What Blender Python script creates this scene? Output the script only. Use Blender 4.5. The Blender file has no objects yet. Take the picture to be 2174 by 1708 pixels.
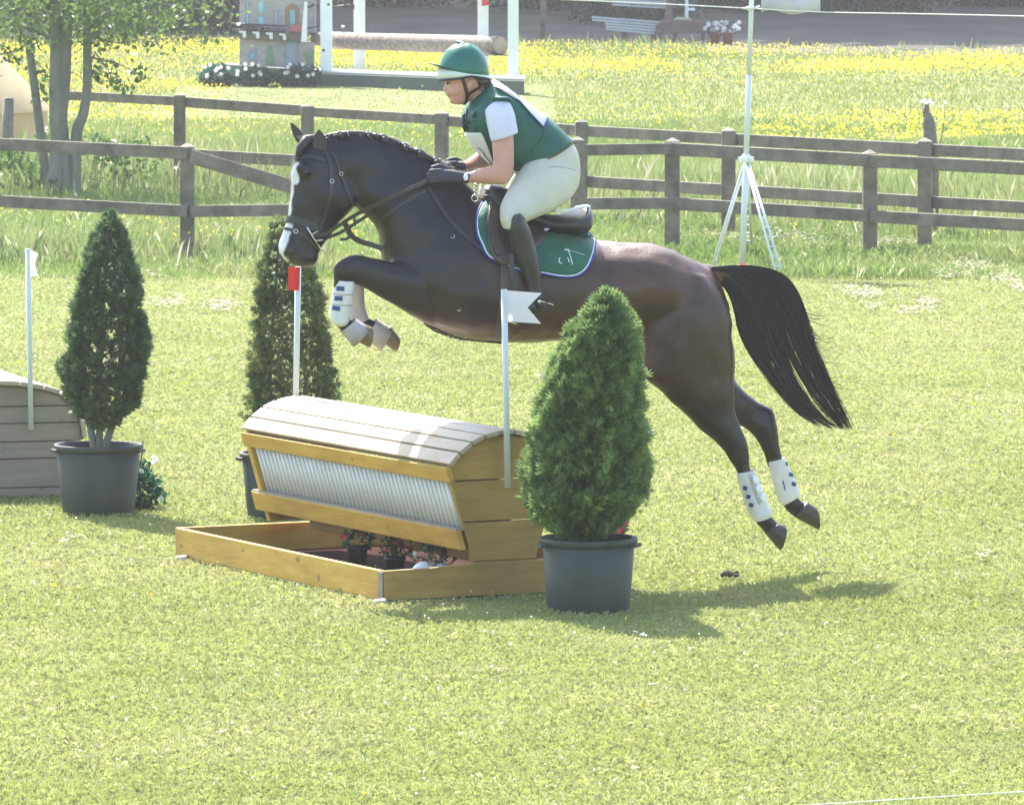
import bpy, bmesh, math, random
import numpy as np
from mathutils import Vector, Matrix, noise
from mathutils.bvhtree import BVHTree
R = math.radians
C = bpy.context.scene.collection
# ------------------------------------------------------------ camera, world, sun, exposure
F = 14688.0; CAMZ = 3.5; PITCH = math.atan(1154 / F)
SUN_EL = R(50); SUN_AZ = R(-19.0)          # azimuth from +Y, towards +X
cd = bpy.data.cameras.new("camera"); cam = bpy.data.objects.new("camera", cd); C.objects.link(cam)
cam.location = (0, 0, CAMZ); cam.rotation_euler = (R(90) - PITCH, 0, 0)
cd.sensor_width = 36; cd.lens = F / 2174 * 36; cd.clip_start = 1; cd.clip_end = 4000
cd.dof.use_dof = True; cd.dof.focus_distance = 33.2; cd.dof.aperture_fstop = 30
bpy.context.scene.camera = cam
w = bpy.data.worlds.new("World"); bpy.context.scene.world = w; w.use_nodes = True
nt = w.node_tree; bg = nt.nodes["Background"]; sk = nt.nodes.new("ShaderNodeTexSky"); sk.sky_type = 'NISHITA'
sk.sun_disc = False; sk.sun_elevation = SUN_EL; sk.sun_rotation = SUN_AZ; sk.air_density = 1.2; sk.dust_density = 2.0
nt.links.new(sk.outputs[0], bg.inputs[0]); bg.inputs[1].default_value = 0.15
ld = bpy.data.lights.new("sun", 'SUN'); ld.energy = 4.6; ld.angle = R(0.5); ld.color = (1.0, 0.955, 0.87)
sun = bpy.data.objects.new("sun", ld); C.objects.link(sun); sun.location = (-8, 20, 30)
sdir = Vector((math.sin(SUN_AZ) * math.cos(SUN_EL), math.cos(SUN_AZ) * math.cos(SUN_EL), math.sin(SUN_EL)))
sun.rotation_euler = sdir.to_track_quat('Z', 'Y').to_euler()
vs = bpy.context.scene.view_settings; vs.view_transform = 'Standard'; vs.look = 'None'; vs.exposure = 1.70; vs.gamma = 1
bpy.context.scene.cycles.max_bounces = 8; bpy.context.scene.cycles.transparent_max_bounces = 8

# ------------------------------------------------------------ photo geometry (survey helpers)
CAM = Vector((0, 0, CAMZ)); FW = Vector((0, math.cos(PITCH), -math.sin(PITCH))); UP = Vector((0, math.sin(PITCH), math.cos(PITCH)))
def ray(x, y): return FW + Vector(((x - 1087) / F, 0, 0)) + UP * ((854 - y) / F)
def G(x, y, z=0.0):
    d = ray(x, y); return CAM + d * ((z - CAMZ) / d.z)
def P(x, y, Y):
    d = ray(x, y); return CAM + d * (Y / d.y)
def plane_hit(x, y, O, n):
    d = ray(x, y); return CAM + d * ((O - CAM).dot(n) / d.dot(n))
def proj(p):
    q = p - CAM; z = q.dot(FW); return (1087 + F * q.x / z, 854 - F * q.dot(UP) / z)

# ------------------------------------------------------------ object helpers
BASE = {}
def thing(name, label, cat, loc, group=None):
    o = bpy.data.objects.new(name, None); C.objects.link(o); o.location = loc; o.empty_display_size = .1
    o['label'] = label; o['category'] = cat
    if group: o['group'] = group
    BASE[o.name] = Vector(loc); return o
def tag(o, label, cat, group=None):
    o['label'] = label; o['category'] = cat
    if group: o['group'] = group
    return o
def link_mesh(name, me, mat, parent=None, base=None):
    o = bpy.data.objects.new(name, me); C.objects.link(o)
    if mat: me.materials.append(mat)
    b = BASE[parent.name] if parent else (Vector(base) if base is not None else Vector((0, 0, 0)))
    if b.length > 0:
        me.transform(Matrix.Translation(-b))
    if parent: o.parent = parent
    else: o.location = b
    BASE[o.name] = b
    return o
class MB:
    def __init__(s): s.v = []; s.f = []; s.sm = []
    def add(s, vs, fs, smooth=False):
        n = len(s.v); s.v += [tuple(v) for v in vs]; s.f += [tuple(i + n for i in f) for f in fs]; s.sm += [smooth] * len(fs)
    def box(s, c, ax, ay, az):          # centre and three half-axis vectors
        c, ax, ay, az = map(Vector, (c, ax, ay, az)); vs = []
        for i in (-1, 1):
            for j in (-1, 1):
                for k in (-1, 1): vs.append(c + ax * i + ay * j + az * k)
        f = [(0, 1, 3, 2), (4, 6, 7, 5), (0, 4, 5, 1), (2, 3, 7, 6), (0, 2, 6, 4), (1, 5, 7, 3)]
        s.add(vs, f)
    def beam(s, a, b, up, hh, hw):      # box from a to b, half height along up, half width across
        a, b, up = Vector(a), Vector(b), Vector(up); d = (b - a); L = d.length; d.normalize()
        sd = d.cross(up).normalized(); u = sd.cross(d).normalized()
        s.box((a + b) / 2, d * (L / 2), sd * hw, u * hh)
    def tube(s, pts, rad, n=8, cap=True, flat=1.0, upv=None):
        pts = [Vector(p) for p in pts]
        if not hasattr(rad, '__len__'): rad = [rad] * len(pts)
        rings = []; prev = None
        for i, p in enumerate(pts):
            t = (pts[min(i + 1, len(pts) - 1)] - pts[max(i - 1, 0)])
            if t.length < 1e-9: t = Vector((0, 0, 1))
            t.normalize()
            if prev is None:
                a = upv if upv is not None else (Vector((0, 0, 1)) if abs(t.z) < .9 else Vector((1, 0, 0)))
                prev = (a - t * a.dot(t)).normalized()
            else: prev = (prev - t * prev.dot(t)).normalized()
            b = t.cross(prev)
            rings.append([p + (prev * math.cos(k * 2 * math.pi / n) * flat + b * math.sin(k * 2 * math.pi / n)) * rad[i] for k in range(n)])
        s.rings(rings, cap)
    def rings(s, rings, cap=True, smooth=True):
        n = len(rings[0]); vs = [v for r in rings for v in r]; fs = []
        for i in range(len(rings) - 1):
            for k in range(n):
                a = i * n + k; b = i * n + (k + 1) % n; fs.append((a, b, b + n, a + n))
        if cap:
            for idx, r in ((0, rings[0]), (len(rings) - 1, rings[-1])):
                c = sum((Vector(v) for v in r), Vector()) / n; vs.append(c); ci = len(vs) - 1
                for k in range(n):
                    a = idx * n + k; b = idx * n + (k + 1) % n
                    fs.append((ci, b, a) if idx == 0 else (ci, a, b))
        s.add(vs, fs, smooth)
    def lathe(s, c, prof, n=32, cap=False):
        c = Vector(c)
        s.rings([[c + Vector((r * math.cos(k * 2 * math.pi / n), r * math.sin(k * 2 * math.pi / n), z)) for k in range(n)] for r, z in prof], cap)
    def ball(s, c, ax, ay, az, n=16, m=10):
        c, ax, ay, az = map(Vector, (c, ax, ay, az)); rings = []
        for i in range(1, m):
            ph = math.pi * i / m
            rings.append([c + az * math.cos(ph) + (ax * math.cos(k * 2 * math.pi / n) + ay * math.sin(k * 2 * math.pi / n)) * math.sin(ph) for k in range(n)])
        s.rings(rings, False); nn = len(s.v)
        st = nn - n * (m - 1)
        s.v += [tuple(c + az), tuple(c - az)]
        for k in range(n):
            s.f.append((nn, st + k, st + (k + 1) % n)); s.sm.append(True)
            s.f.append((nn + 1, nn - n + (k + 1) % n, nn - n + k)); s.sm.append(True)
    def prism(s, poly, off):            # extrude polygon (list of points) by vector off
        n = len(poly); off = Vector(off); vs = [Vector(p) for p in poly] + [Vector(p) + off for p in poly]
        fs = [tuple(range(n)), tuple(range(2 * n - 1, n - 1, -1))] + [(i, i + n, (i + 1) % n + n, (i + 1) % n) for i in range(n)]
        s.add(vs, fs)
    def mesh(s, name, recalc=True):
        me = bpy.data.meshes.new(name); me.from_pydata(s.v, [], s.f); me.polygons.foreach_set('use_smooth', s.sm)
        if recalc:
            bm = bmesh.new(); bm.from_mesh(me); bmesh.ops.recalc_face_normals(bm, faces=bm.faces); bm.to_mesh(me); bm.free()
        me.update(); return me
    def build(s, name, mat, parent=None, base=None, bevel=0, recalc=True):
        o = link_mesh(name, s.mesh(name, recalc), mat, parent, base)
        if bevel:
            m = o.modifiers.new('bevel', 'BEVEL'); m.width = bevel; m.segments = 2; m.limit_method = 'ANGLE'
        return o
def np_mesh(name, V, Fc, k, mat, cols=None, base=(0, 0, 0), parent=None, smooth=False):
    """V (n,3), Fc (m,k) arrays -> mesh object; cols (n,4) vertex colours"""
    me = bpy.data.meshes.new(name); V = np.asarray(V, np.float32) ; b = BASE[parent.name] if parent else Vector(base)
    V = V - np.array(b, np.float32)
    me.vertices.add(len(V)); me.vertices.foreach_set('co', V.ravel())
    me.loops.add(len(Fc) * k); me.loops.foreach_set('vertex_index', np.asarray(Fc, np.int32).ravel())
    me.polygons.add(len(Fc)); me.polygons.foreach_set('loop_start', np.arange(0, len(Fc) * k, k, dtype=np.int32))
    if smooth: me.polygons.foreach_set('use_smooth', np.ones(len(Fc), bool))
    me.update(calc_edges=True)
    if cols is not None:
        a = me.color_attributes.new('col', 'FLOAT_COLOR', 'POINT'); a.data.foreach_set('color', np.asarray(cols, np.float32).ravel())
    me.materials.append(mat)
    o = bpy.data.objects.new(name, me); C.objects.link(o); o.location = (0, 0, 0) if parent else b
    if parent: o.parent = parent
    BASE[o.name] = b; return o
def crom(pts, sub):
    """Catmull-Rom through a list of equal-length tuples"""
    A = np.array(pts, float); out = []
    for i in range(len(A) - 1):
        p0 = A[max(i - 1, 0)]; p1 = A[i]; p2 = A[i + 1]; p3 = A[min(i + 2, len(A) - 1)]
        for k in range(sub):
            t = k / sub
            out.append(.5 * ((2 * p1) + (-p0 + p2) * t + (2 * p0 - 5 * p1 + 4 * p2 - p3) * t * t + (-p0 + 3 * p1 - 3 * p2 + p3) * t ** 3))
    out.append(A[-1]); return out

# ------------------------------------------------------------ materials
def mat(name, col, rough=.6, col2=None, scale=8, stretch=(1, 1, 1), bump=0, bscale=None, spec=.5, metal=0, sheen=0, coat=0, trans=0, detail=6, attr=None, contrast=(.35, .65), coord='Object'):
    m = bpy.data.materials.new(name); m.use_nodes = True; t = m.node_tree; N = t.nodes; Lk = t.links.new
    b = N['Principled BSDF']; b.inputs['Roughness'].default_value = rough; b.inputs['Metallic'].default_value = metal
    b.inputs['Specular IOR Level'].default_value = spec
    if sheen: b.inputs['Sheen Weight'].default_value = sheen; b.inputs['Sheen Roughness'].default_value = .4
    if coat: b.inputs['Coat Weight'].default_value = coat; b.inputs['Coat Roughness'].default_value = .2
    b.inputs['Base Color'].default_value = (*col, 1)
    src = None
    if attr:
        a = N.new('ShaderNodeAttribute'); a.attribute_name = attr; src = a.outputs['Color']
    if col2 or bump:
        tc = N.new('ShaderNodeTexCoord'); mp = N.new('ShaderNodeMapping'); mp.inputs['Scale'].default_value = stretch
        Lk(tc.outputs[coord], mp.inputs['Vector'])
        nz = N.new('ShaderNodeTexNoise'); nz.inputs['Scale'].default_value = scale; nz.inputs['Detail'].default_value = detail
        nz.inputs['Roughness'].default_value = .62; Lk(mp.outputs[0], nz.inputs['Vector'])
        if col2:
            r = N.new('ShaderNodeValToRGB'); r.color_ramp.elements[0].position = contrast[0]; r.color_ramp.elements[1].position = contrast[1]
            r.color_ramp.elements[0].color = (*col, 1); r.color_ramp.elements[1].color = (*col2, 1)
            Lk(nz.outputs['Fac'], r.inputs[0])
            if src is None: src = r.outputs[0]
            else:
                mx = N.new('ShaderNodeMix'); mx.data_type = 'RGBA'; mx.blend_type = 'MULTIPLY'; mx.inputs['Factor'].default_value = 1
                Lk(src, mx.inputs['A']); Lk(r.outputs[0], mx.inputs['B']); src = mx.outputs['Result']
        if bump:
            n2 = nz
            if bscale:
                n2 = N.new('ShaderNodeTexNoise'); n2.inputs['Scale'].default_value = bscale; n2.inputs['Detail'].default_value = 4; Lk(mp.outputs[0], n2.inputs['Vector'])
            bp = N.new('ShaderNodeBump'); bp.inputs['Strength'].default_value = 1; bp.inputs['Distance'].default_value = bump
            Lk(n2.outputs['Fac'], bp.inputs['Height']); Lk(bp.outputs[0], b.inputs['Normal'])
    if src: Lk(src, b.inputs['Base Color'])
    if trans:
        out = N['Material Output']; tr = N.new('ShaderNodeBsdfTranslucent'); ms = N.new('ShaderNodeMixShader'); ms.inputs[0].default_value = trans
        tr.inputs[0].default_value = (*col, 1)
        if src: Lk(src, tr.inputs[0])
        Lk(b.outputs[0], ms.inputs[1]); Lk(tr.outputs[0], ms.inputs[2]); Lk(ms.outputs[0], out.inputs[0])
    return m
def wood(name, c1, c2, knot, rough=.62, stretch=(1.2, 1.2, 7), scale=3.5, kscale=5.0, kdens=.16):
    m = mat(name, c1, rough, c2, scale, stretch, bump=.002, bscale=14, contrast=(.3, .7)); t = m.node_tree; N = t.nodes; Lk = t.links.new; b = N['Principled BSDF']
    base = b.inputs['Base Color'].links[0].from_socket; tc = N.new('ShaderNodeTexCoord'); mp = N.new('ShaderNodeMapping'); mp.inputs['Scale'].default_value = (1, 1, 1.6); Lk(tc.outputs['Object'], mp.inputs[0])
    nz_ = N.new('ShaderNodeTexNoise'); nz_.inputs['Scale'].default_value = 9; nz_.inputs['Detail'].default_value = 2; Lk(mp.outputs[0], nz_.inputs['Vector'])
    ad = N.new('ShaderNodeVectorMath'); ad.operation = 'MULTIPLY_ADD'; ad.inputs[1].default_value = (.08, .08, .08); Lk(nz_.outputs['Color'], ad.inputs[0]); Lk(mp.outputs[0], ad.inputs[2])
    v = N.new('ShaderNodeTexVoronoi'); v.inputs['Scale'].default_value = kscale; Lk(ad.outputs[0], v.inputs['Vector'])
    r = N.new('ShaderNodeValToRGB'); r.color_ramp.elements[0].position = kdens * .35; r.color_ramp.elements[0].color = (1, 1, 1, 1); r.color_ramp.elements[1].position = kdens; r.color_ramp.elements[1].color = (0, 0, 0, 1); Lk(v.outputs['Distance'], r.inputs[0])
    n3 = N.new('ShaderNodeTexNoise'); n3.inputs['Scale'].default_value = 2.2; n3.inputs['Detail'].default_value = 5; Lk(tc.outputs['Object'], n3.inputs['Vector'])
    r3 = N.new('ShaderNodeValToRGB'); r3.color_ramp.elements[0].position = .42; r3.color_ramp.elements[1].position = .68; r3.color_ramp.elements[0].color = (0, 0, 0, 1); r3.color_ramp.elements[1].color = (.45, .45, .45, 1); Lk(n3.outputs['Fac'], r3.inputs[0])
    mxf = N.new('ShaderNodeMath'); mxf.operation = 'MAXIMUM'; Lk(r.outputs[0], mxf.inputs[0]); Lk(r3.outputs[0], mxf.inputs[1])
    mx = N.new('ShaderNodeMix'); mx.data_type = 'RGBA'; Lk(mxf.outputs[0], mx.inputs['Factor']); Lk(base, mx.inputs['A']); mx.inputs['B'].default_value = (*knot, 1); Lk(mx.outputs['Result'], b.inputs['Base Color']); return m
M = {}
M['ground'] = mat('grass_soil', (.10, .125, .03), .95, (.17, .19, .055), 1.2, bump=.01, bscale=40)
M['grass'] = mat('grass_blade', (.2, .3, .05), .5, attr='col', spec=.35, trans=.45)
M['petal'] = mat('petal', (.8, .6, .02), .6, attr='col', spec=.2, trans=.4)
M['fence'] = mat('weathered_fence_wood', (.088, .078, .058), .75, (.20, .175, .13), 5, (1, 1, 1), bump=.004, bscale=30)
M['ochre'] = wood('ochre_stained_wood', (.48, .27, .032), (.62, .39, .07), (.27, .15, .04))
M['knot'] = mat('wood_knot', (.22, .12, .045), .7)
M['brownwood'] = wood('aged_ochre_wood', (.30, .175, .035), (.44, .28, .065), (.18, .11, .035), stretch=(1, 1, 9), scale=3)
M['roofwood'] = wood('bleached_roof_planks', (.36, .31, .24), (.50, .43, .33), (.35, .22, .11), .5, (2, 2, 5), 2.2, 3.0)
M['roofedge'] = mat('brown_edge_and_gap_backing', (.15, .11, .08), .8)
M['corr'] = mat('white_slats', (.58, .58, .56), .5, (.66, .66, .63), 6, bump=.0005)
M['corrback'] = mat('grey_gap_backing', (.07, .07, .07), .8)
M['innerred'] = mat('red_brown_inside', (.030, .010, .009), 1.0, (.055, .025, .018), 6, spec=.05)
M['greywood'] = wood('grey_weathered_boards', (.24, .195, .15), (.34, .285, .225), (.16, .13, .10), .8, (1, 1, 8), 3)
M['white'] = mat('white_paint', (.72, .73, .71), .5, (.80, .80, .79), 4)
M['plastic'] = mat('white_plastic_tube', (.62, .66, .66), .35)
M['flagwhite'] = mat('white_flag_sheet', (.86, .86, .90), .5, trans=.72)
M['red'] = mat('red_plastic', (.62, .03, .025), .45, trans=.3)
M['pot'] = mat('dark_grey_green_pot', (.022, .032, .028), .6, (.042, .050, .042), 7, (1, 1, .6), bump=.001)
M['soil'] = mat('potting_soil', (.05, .035, .025), .95, (.14, .10, .07), 40, bump=.006)
M['bark'] = mat('tree_bark', (.12, .125, .10), .85, (.20, .20, .165), 9, (1, 1, .25), bump=.008, bscale=20)
M['conif'] = mat('conifer_needles', (.05, .1, .03), .55, attr='col', spec=.3, trans=.38)
M['leaf'] = mat('tree_leaf', (.08, .14, .03), .4, attr='col', spec=.5, trans=.5)
M['horse'] = mat('dark_bay_coat', (.75, .75, .75), .40, (1.3, 1.22, 1.15), 9, (1, 1, 1), attr='col', spec=.42, coat=.07, bump=.0018, bscale=80)
M['hair'] = mat('black_horse_hair', (.018, .016, .016), .42, (.035, .03, .028), 60, spec=.5)
M['hoof'] = mat('dark_hoof_horn', (.035, .028, .024), .45, (.07, .055, .045), 20, (1, 1, 3))
M['hoofpale'] = mat('brown_hoof_horn', (.12, .085, .055), .45, (.20, .14, .08), 20, (1, 1, 3))
M['leather'] = mat('black_leather', (.018, .016, .016), .38, (.03, .027, .026), 12, bump=.0008, bscale=120)
M['brownleather'] = mat('dark_brown_leather', (.045, .03, .024), .4, (.075, .05, .04), 10, bump=.001, bscale=80)
M['metal'] = mat('steel', (.6, .6, .6), .25, metal=1)
M['padgreen'] = mat('green_quilted_pad', (.008, .085, .045), .75, (.014, .12, .065), 14, bump=.006, bscale=26, sheen=.2)
M['piping'] = mat('white_piping', (.75, .77, .8), .5)
M['blueedge'] = mat('blue_binding', (.03, .05, .30), .6)
M['bootwhite'] = mat('white_leg_boot', (.68, .68, .66), .45, (.58, .55, .52), 14, bump=.001)
M['bellboot'] = mat('grey_overreach_boot', (.36, .31, .33), .6, (.46, .40, .40), 14)
M['bluetab'] = mat('blue_tab', (.02, .05, .17), .5)
M['skin'] = mat('skin', (.50, .25, .20), .5, (.58, .31, .25), 8, spec=.35)
M['lips'] = mat('lips', (.42, .12, .10), .45)
M['vest'] = mat('green_body_protector', (.008, .075, .055), .6, (.014, .10, .072), 9, bump=.007, bscale=13)
M['shirt'] = mat('white_shirt', (.56, .56, .68), .8, (.62, .62, .72), 6, bump=.004, bscale=14)
M['bib'] = mat('white_number_bib', (.72, .72, .72), .6, (.66, .66, .66), 8, bump=.003, bscale=18)
M['breech'] = mat('cream_breeches', (.50, .475, .385), .8, (.56, .535, .44), 7, bump=.014, bscale=8)
M['glove'] = mat('navy_glove', (.022, .022, .04), .6, (.04, .04, .06), 20)
M['silk'] = mat('green_helmet_silk', (.006, .11, .075), .38, (.010, .14, .095), 9, bump=.003, bscale=14, spec=.6)
M['band'] = mat('cream_helmet_band', (.62, .66, .56), .6)
M['rim'] = mat('navy_rim', (.02, .02, .06), .5)
M['brownhair'] = mat('brown_hair', (.06, .04, .025), .6, (.10, .07, .04), 60)
M['eye'] = mat('dark_eye', (.01, .008, .007), .1)
M['eyewhite'] = mat('eye_white', (.30, .27, .25), .3)
M['dirt'] = mat('dirt_clod', (.05, .04, .03), .95, (.09, .07, .05), 30, bump=.01)
M['straw'] = mat('dry_clippings', (.55, .50, .36), .8, attr='col')
M['road'] = mat('grey_dirt_road', (.045, .041, .038), .95, (.11, .095, .078), .6, (1, .25, 1), bump=.01, bscale=6)
M['canvas'] = mat('cream_canvas', (.60, .44, .24), .8, (.68, .52, .30), 2.0, trans=.25)
M['castlewall'] = mat('painted_pale_stone', (.28, .26, .26), .8, (.40, .36, .33), 7, (1, 1, 3), bump=.002)
M['castleroof'] = mat('dark_olive_band', (.10, .10, .08), .8, (.15, .15, .11), 9)
M['paintblue'] = mat('painted_blue_grey', (.20, .24, .30), .7, (.25, .29, .34), 8)
M['paintglass'] = mat('painted_turquoise_window', (.15, .38, .45), .6, (.25, .48, .52), 9)
M['paintbrown'] = mat('painted_brown', (.26, .15, .10), .7)
M['paintred'] = mat('painted_red', (.38, .10, .09), .7)
M['paintgreen'] = mat('painted_green', (.13, .22, .12), .7, (.18, .27, .14), 8)
M['darkgreen'] = mat('dark_green_boards', (.035, .062, .05), .7, (.05, .085, .065), 5, (1, 1, 4))
M['log'] = mat('peeled_brown_log', (.16, .11, .09), .75, (.34, .27, .22), 3, (.6, 6, 6), bump=.006, bscale=10)
M['logend'] = mat('sawn_log_end', (.34, .26, .18), .8, (.42, .33, .24), 14)
M['darkmetal'] = mat('dark_iron', (.03, .03, .035), .5)
M['cable'] = mat('pale_cord', (.66, .68, .62), .6)
M['banner'] = mat('white_vinyl_banner', (.46, .45, .55), .5, (.52, .51, .60), 3, bump=.01, bscale=3)
M['slat'] = mat('pale_bench_slats', (.35, .38, .38), .7, (.42, .44, .43), 4)
M['darkbench'] = mat('dark_stained_wood', (.10, .065, .055), .8, (.15, .10, .08), 5)
M['terracotta'] = mat('terracotta', (.32, .10, .06), .8)
M['flowerwhite'] = mat('white_flower', (.75, .75, .78), .6, trans=.3)
M['flowerred'] = mat('red_flower', (.60, .05, .09), .6, trans=.3)
M['stone'] = mat('pale_block', (.55, .55, .54), .8, (.42, .42, .41), 12, bump=.004)
rng = np.random.default_rng(7); random.seed(7)
# ------------------------------------------------------------ ground, road
mb = MB()
mb.add([(-400, -60, 0), (400, -60, 0), (400, 900, 0), (-400, 900, 0)], [(0, 1, 2, 3)])
o = mb.build('ground', M['ground']); o['kind'] = 'structure'
mb = MB(); pl = [G(-900, 78), G(1087, 108), G(3200, 142)]
vs_ = [Vector((p.x, p.y, .004)) for p in pl]; vs_ = [Vector((-90, vs_[0].y + 6, .004))] + vs_ + [Vector((90, vs_[2].y - 6, .004)), Vector((90, 230, .004)), Vector((-90, 230, .004))]
mb.add(vs_, [tuple(range(len(vs_)))]); o = mb.build('road', M['road']); o['kind'] = 'structure'
def road_y(X, Y):     # front edge of the road at lateral X (True when beyond it)
    a = vs_[1]; b = vs_[3]; return a.y + (b.y - a.y) * (X - a.x) / (b.x - a.x)

# ------------------------------------------------------------ jump
JA = G(815, 1278); JB = G(385, 1184); e1 = (JB - JA); LJ = e1.length; e1.normalize(); e2 = Vector((-e1.y, e1.x, 0))
if e2.x < 0: e2 = -e2
ez = Vector((0, 0, 1))
def JL(a, b, z): return JA + e1 * a + e2 * b + ez * z
def jn(x, y, a=0.0):        # pixel on the plane e1 = a  ->  (b, z)
    p = plane_hit(x, y, JA + e1 * a, e1); q = p - JA; return q.dot(e2), q.z
bc = jn(1071, 1100)[0]; b_top, z_e = jn(950, 988); b_bot, z_b = jn(1004, 1191)
z_ap = jn(1071, 916)[1]; hw_top = bc - b_top; hw_bot = bc - b_bot
z_f2 = jn(958.7, 1024)[1]; z_l1 = jn(985, 1125)[1]; z_l2 = jn(993, 1167)[1]
jump = thing('brush_roll_jump', 'ochre wooden roll top jump with bleached plank roof and corrugated face, under the horse', 'jump', JL(LJ / 2, bc, 0))
LX = LJ - .02
def face_b(z): return b_bot + (b_top - b_bot) * (z - z_b) / (z_e - z_b)   # tapering front face
for k, a in enumerate((0.0, LX - .04)):          # end panels
    mb = MB(); poly = []
    n = 14; sag = z_ap - z_e; Rr = (hw_top ** 2 + sag ** 2) / (2 * sag); th = math.asin(hw_top / Rr)
    for i in range(n + 1):
        t = -th + 2 * th * i / n; poly.append((bc + Rr * math.sin(t), z_ap - Rr + Rr * math.cos(t) - .018))
    poly += [(bc + hw_bot, z_b), (bc - hw_bot, z_b)]
    # three boards with fine gaps
    def clip(poly, z0, z1):
        def cl(pl, zc, keep):
            out = []
            for i in range(len(pl)):
                p, q = pl[i], pl[(i + 1) % len(pl)]; a_, b_ = keep(p[1], zc), keep(q[1], zc)
                if a_: out.append(p)
                if a_ != b_:
                    t = (zc - p[1]) / (q[1] - p[1]); out.append((p[0] + t * (q[0] - p[0]), zc))
            return out
        pl = cl(poly, z0, lambda v, c: v >= c); return cl(pl, z1, lambda v, c: v <= c)
    zz = [z_b - .01, jn(1080, 1104)[1], jn(1080, 1016)[1], z_ap + .1]
    for i in range(3):
        pl = clip(poly, zz[i] + .003, zz[i + 1] - .003)
        mb.prism([JL(a, b, z) for b, z in pl], e1 * .035)
    mb.build('end_panel', M['ochre'] if k else M['brownwood'], jump, bevel=.003)
mb = MB(); nP = 9; me_ = MB()
for i in range(nP):                               # roof planks following the arc
    gq = .0048 / Rr; t0 = -th + 2 * th * i / nP + gq; t1 = -th + 2 * th * (i + 1) / nP - gq
    pts = []
    for rr in (Rr + .012, Rr - .010):
        for t in ((t0, t1) if rr > Rr else (t1, t0)): pts.append((bc + rr * math.sin(t), z_ap - Rr + rr * math.cos(t)))
    jit = random.uniform(-.006, .006)
    mb.prism([JL(-.03 + jit, b, z) for b, z in pts], e1 * (LX + .05))
mb.build('roof', M['roofwood'], jump, bevel=.003)
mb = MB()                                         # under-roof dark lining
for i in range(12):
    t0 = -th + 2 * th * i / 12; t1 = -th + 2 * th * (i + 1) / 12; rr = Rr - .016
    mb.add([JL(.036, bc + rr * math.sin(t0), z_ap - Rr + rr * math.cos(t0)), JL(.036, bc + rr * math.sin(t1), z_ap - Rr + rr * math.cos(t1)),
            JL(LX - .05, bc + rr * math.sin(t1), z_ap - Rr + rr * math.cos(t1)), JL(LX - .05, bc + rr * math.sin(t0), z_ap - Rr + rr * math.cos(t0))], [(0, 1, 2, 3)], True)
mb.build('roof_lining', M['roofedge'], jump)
def face_board(z0, z1, off, thick, a0, a1, m, name, knots=0):
    mb = MB(); b0 = face_b(z0) - off; b1 = face_b(z1) - off
    mb.prism([JL(a0, b0, z0), JL(a0, b1, z1), JL(a0, b1 + thick, z1), JL(a0, b0 + thick, z0)], e1 * (a1 - a0))
    ob = mb.build(name, m, jump, bevel=.004)
    return ob
face_board(z_f2, z_e - .012, .018, .03, -.012, LX + .01, M['ochre'], 'fascia_board', 12)
face_board(z_l2, z_l1, .050, .03, -.005, LX + .005, M['ochre'], 'ledge_board', 10)
mb = MB(); mb.box(JL(LX / 2, face_b(z_l1) + .0, z_l1 + .003), e1 * (LX / 2), e2 * .045, ez * .006); mb.build('ledge_top', M['greywood'], jump, bevel=.002)
# corrugated sheet
za, zb_ = z_l1 + .008, z_f2 + .01; a0c, a1c = .008, LX - .075; nS = 47; mb = MB()
for i in range(nS):
    a = a0c + (a1c - a0c) * (i + .5) / nS; hwS = (a1c - a0c) / nS * .33; rg = []
    for z in (za, zb_):
        c_ = JL(a, face_b(z) + .018, z); rg.append([c_ + e1 * (hwS * math.cos(q)) - e2 * (.021 * max(0, math.sin(q))) + e2 * (.006 * max(0, -math.sin(q))) for q in [2 * math.pi * k / 12 for k in range(12)]])
    mb.rings(rg, True)
mb.build('corrugated_sheet', M['corr'], jump); mb = MB()
mb.prism([JL(a0c, face_b(za) + .019, za), JL(a0c, face_b(zb_) + .019, zb_), JL(a0c, face_b(zb_) + .026, zb_), JL(a0c, face_b(za) + .026, za)], e1 * (a1c - a0c))
mb.build('slat_backing', M['corrback'], jump)
mb = MB(); z0, z1 = z_b, z_f2; mb.prism([JL(LX - .07, face_b(z0) - .018, z0), JL(LX - .07, face_b(z1) - .018, z1), JL(LX - .07, face_b(z1) + .03, z1), JL(LX - .07, face_b(z0) + .03, z0)], e1 * .045)
mb.build('corner_post', M['ochre'], jump, bevel=.003)
mb = MB(); mb.prism([JL(.037, face_b(z_b) + .06, z_b), JL(.037, face_b(z_f2) + .07, z_f2 + .0), JL(.037, face_b(z_f2) + .09, z_f2), JL(.037, face_b(z_b) + .08, z_b)], e1 * .03)
mb.build('corner_post', M['brownwood'], jump)
mb = MB(); mb.box(JL(LX / 2 , bc + .05, (z_b + z_f2) / 2 - .03), e1 * (LX / 2 - .05), e2 * .01, ez * ((z_f2 - z_b) / 2 + .02)); 
mb.build('back_panel', M['brownwood'], jump)
pm = plane_hit(830, 1165, JL(0, b_bot + .08, 0), e2); am = (pm - JA).dot(e1)
mb = MB(); mb.box(JL(am, b_bot + .09, z_b / 2 + .12), e1 * .02, e2 * .02, ez * (z_b / 2 + .09)); mb.build('support_post', M['brownwood'], jump)
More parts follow.
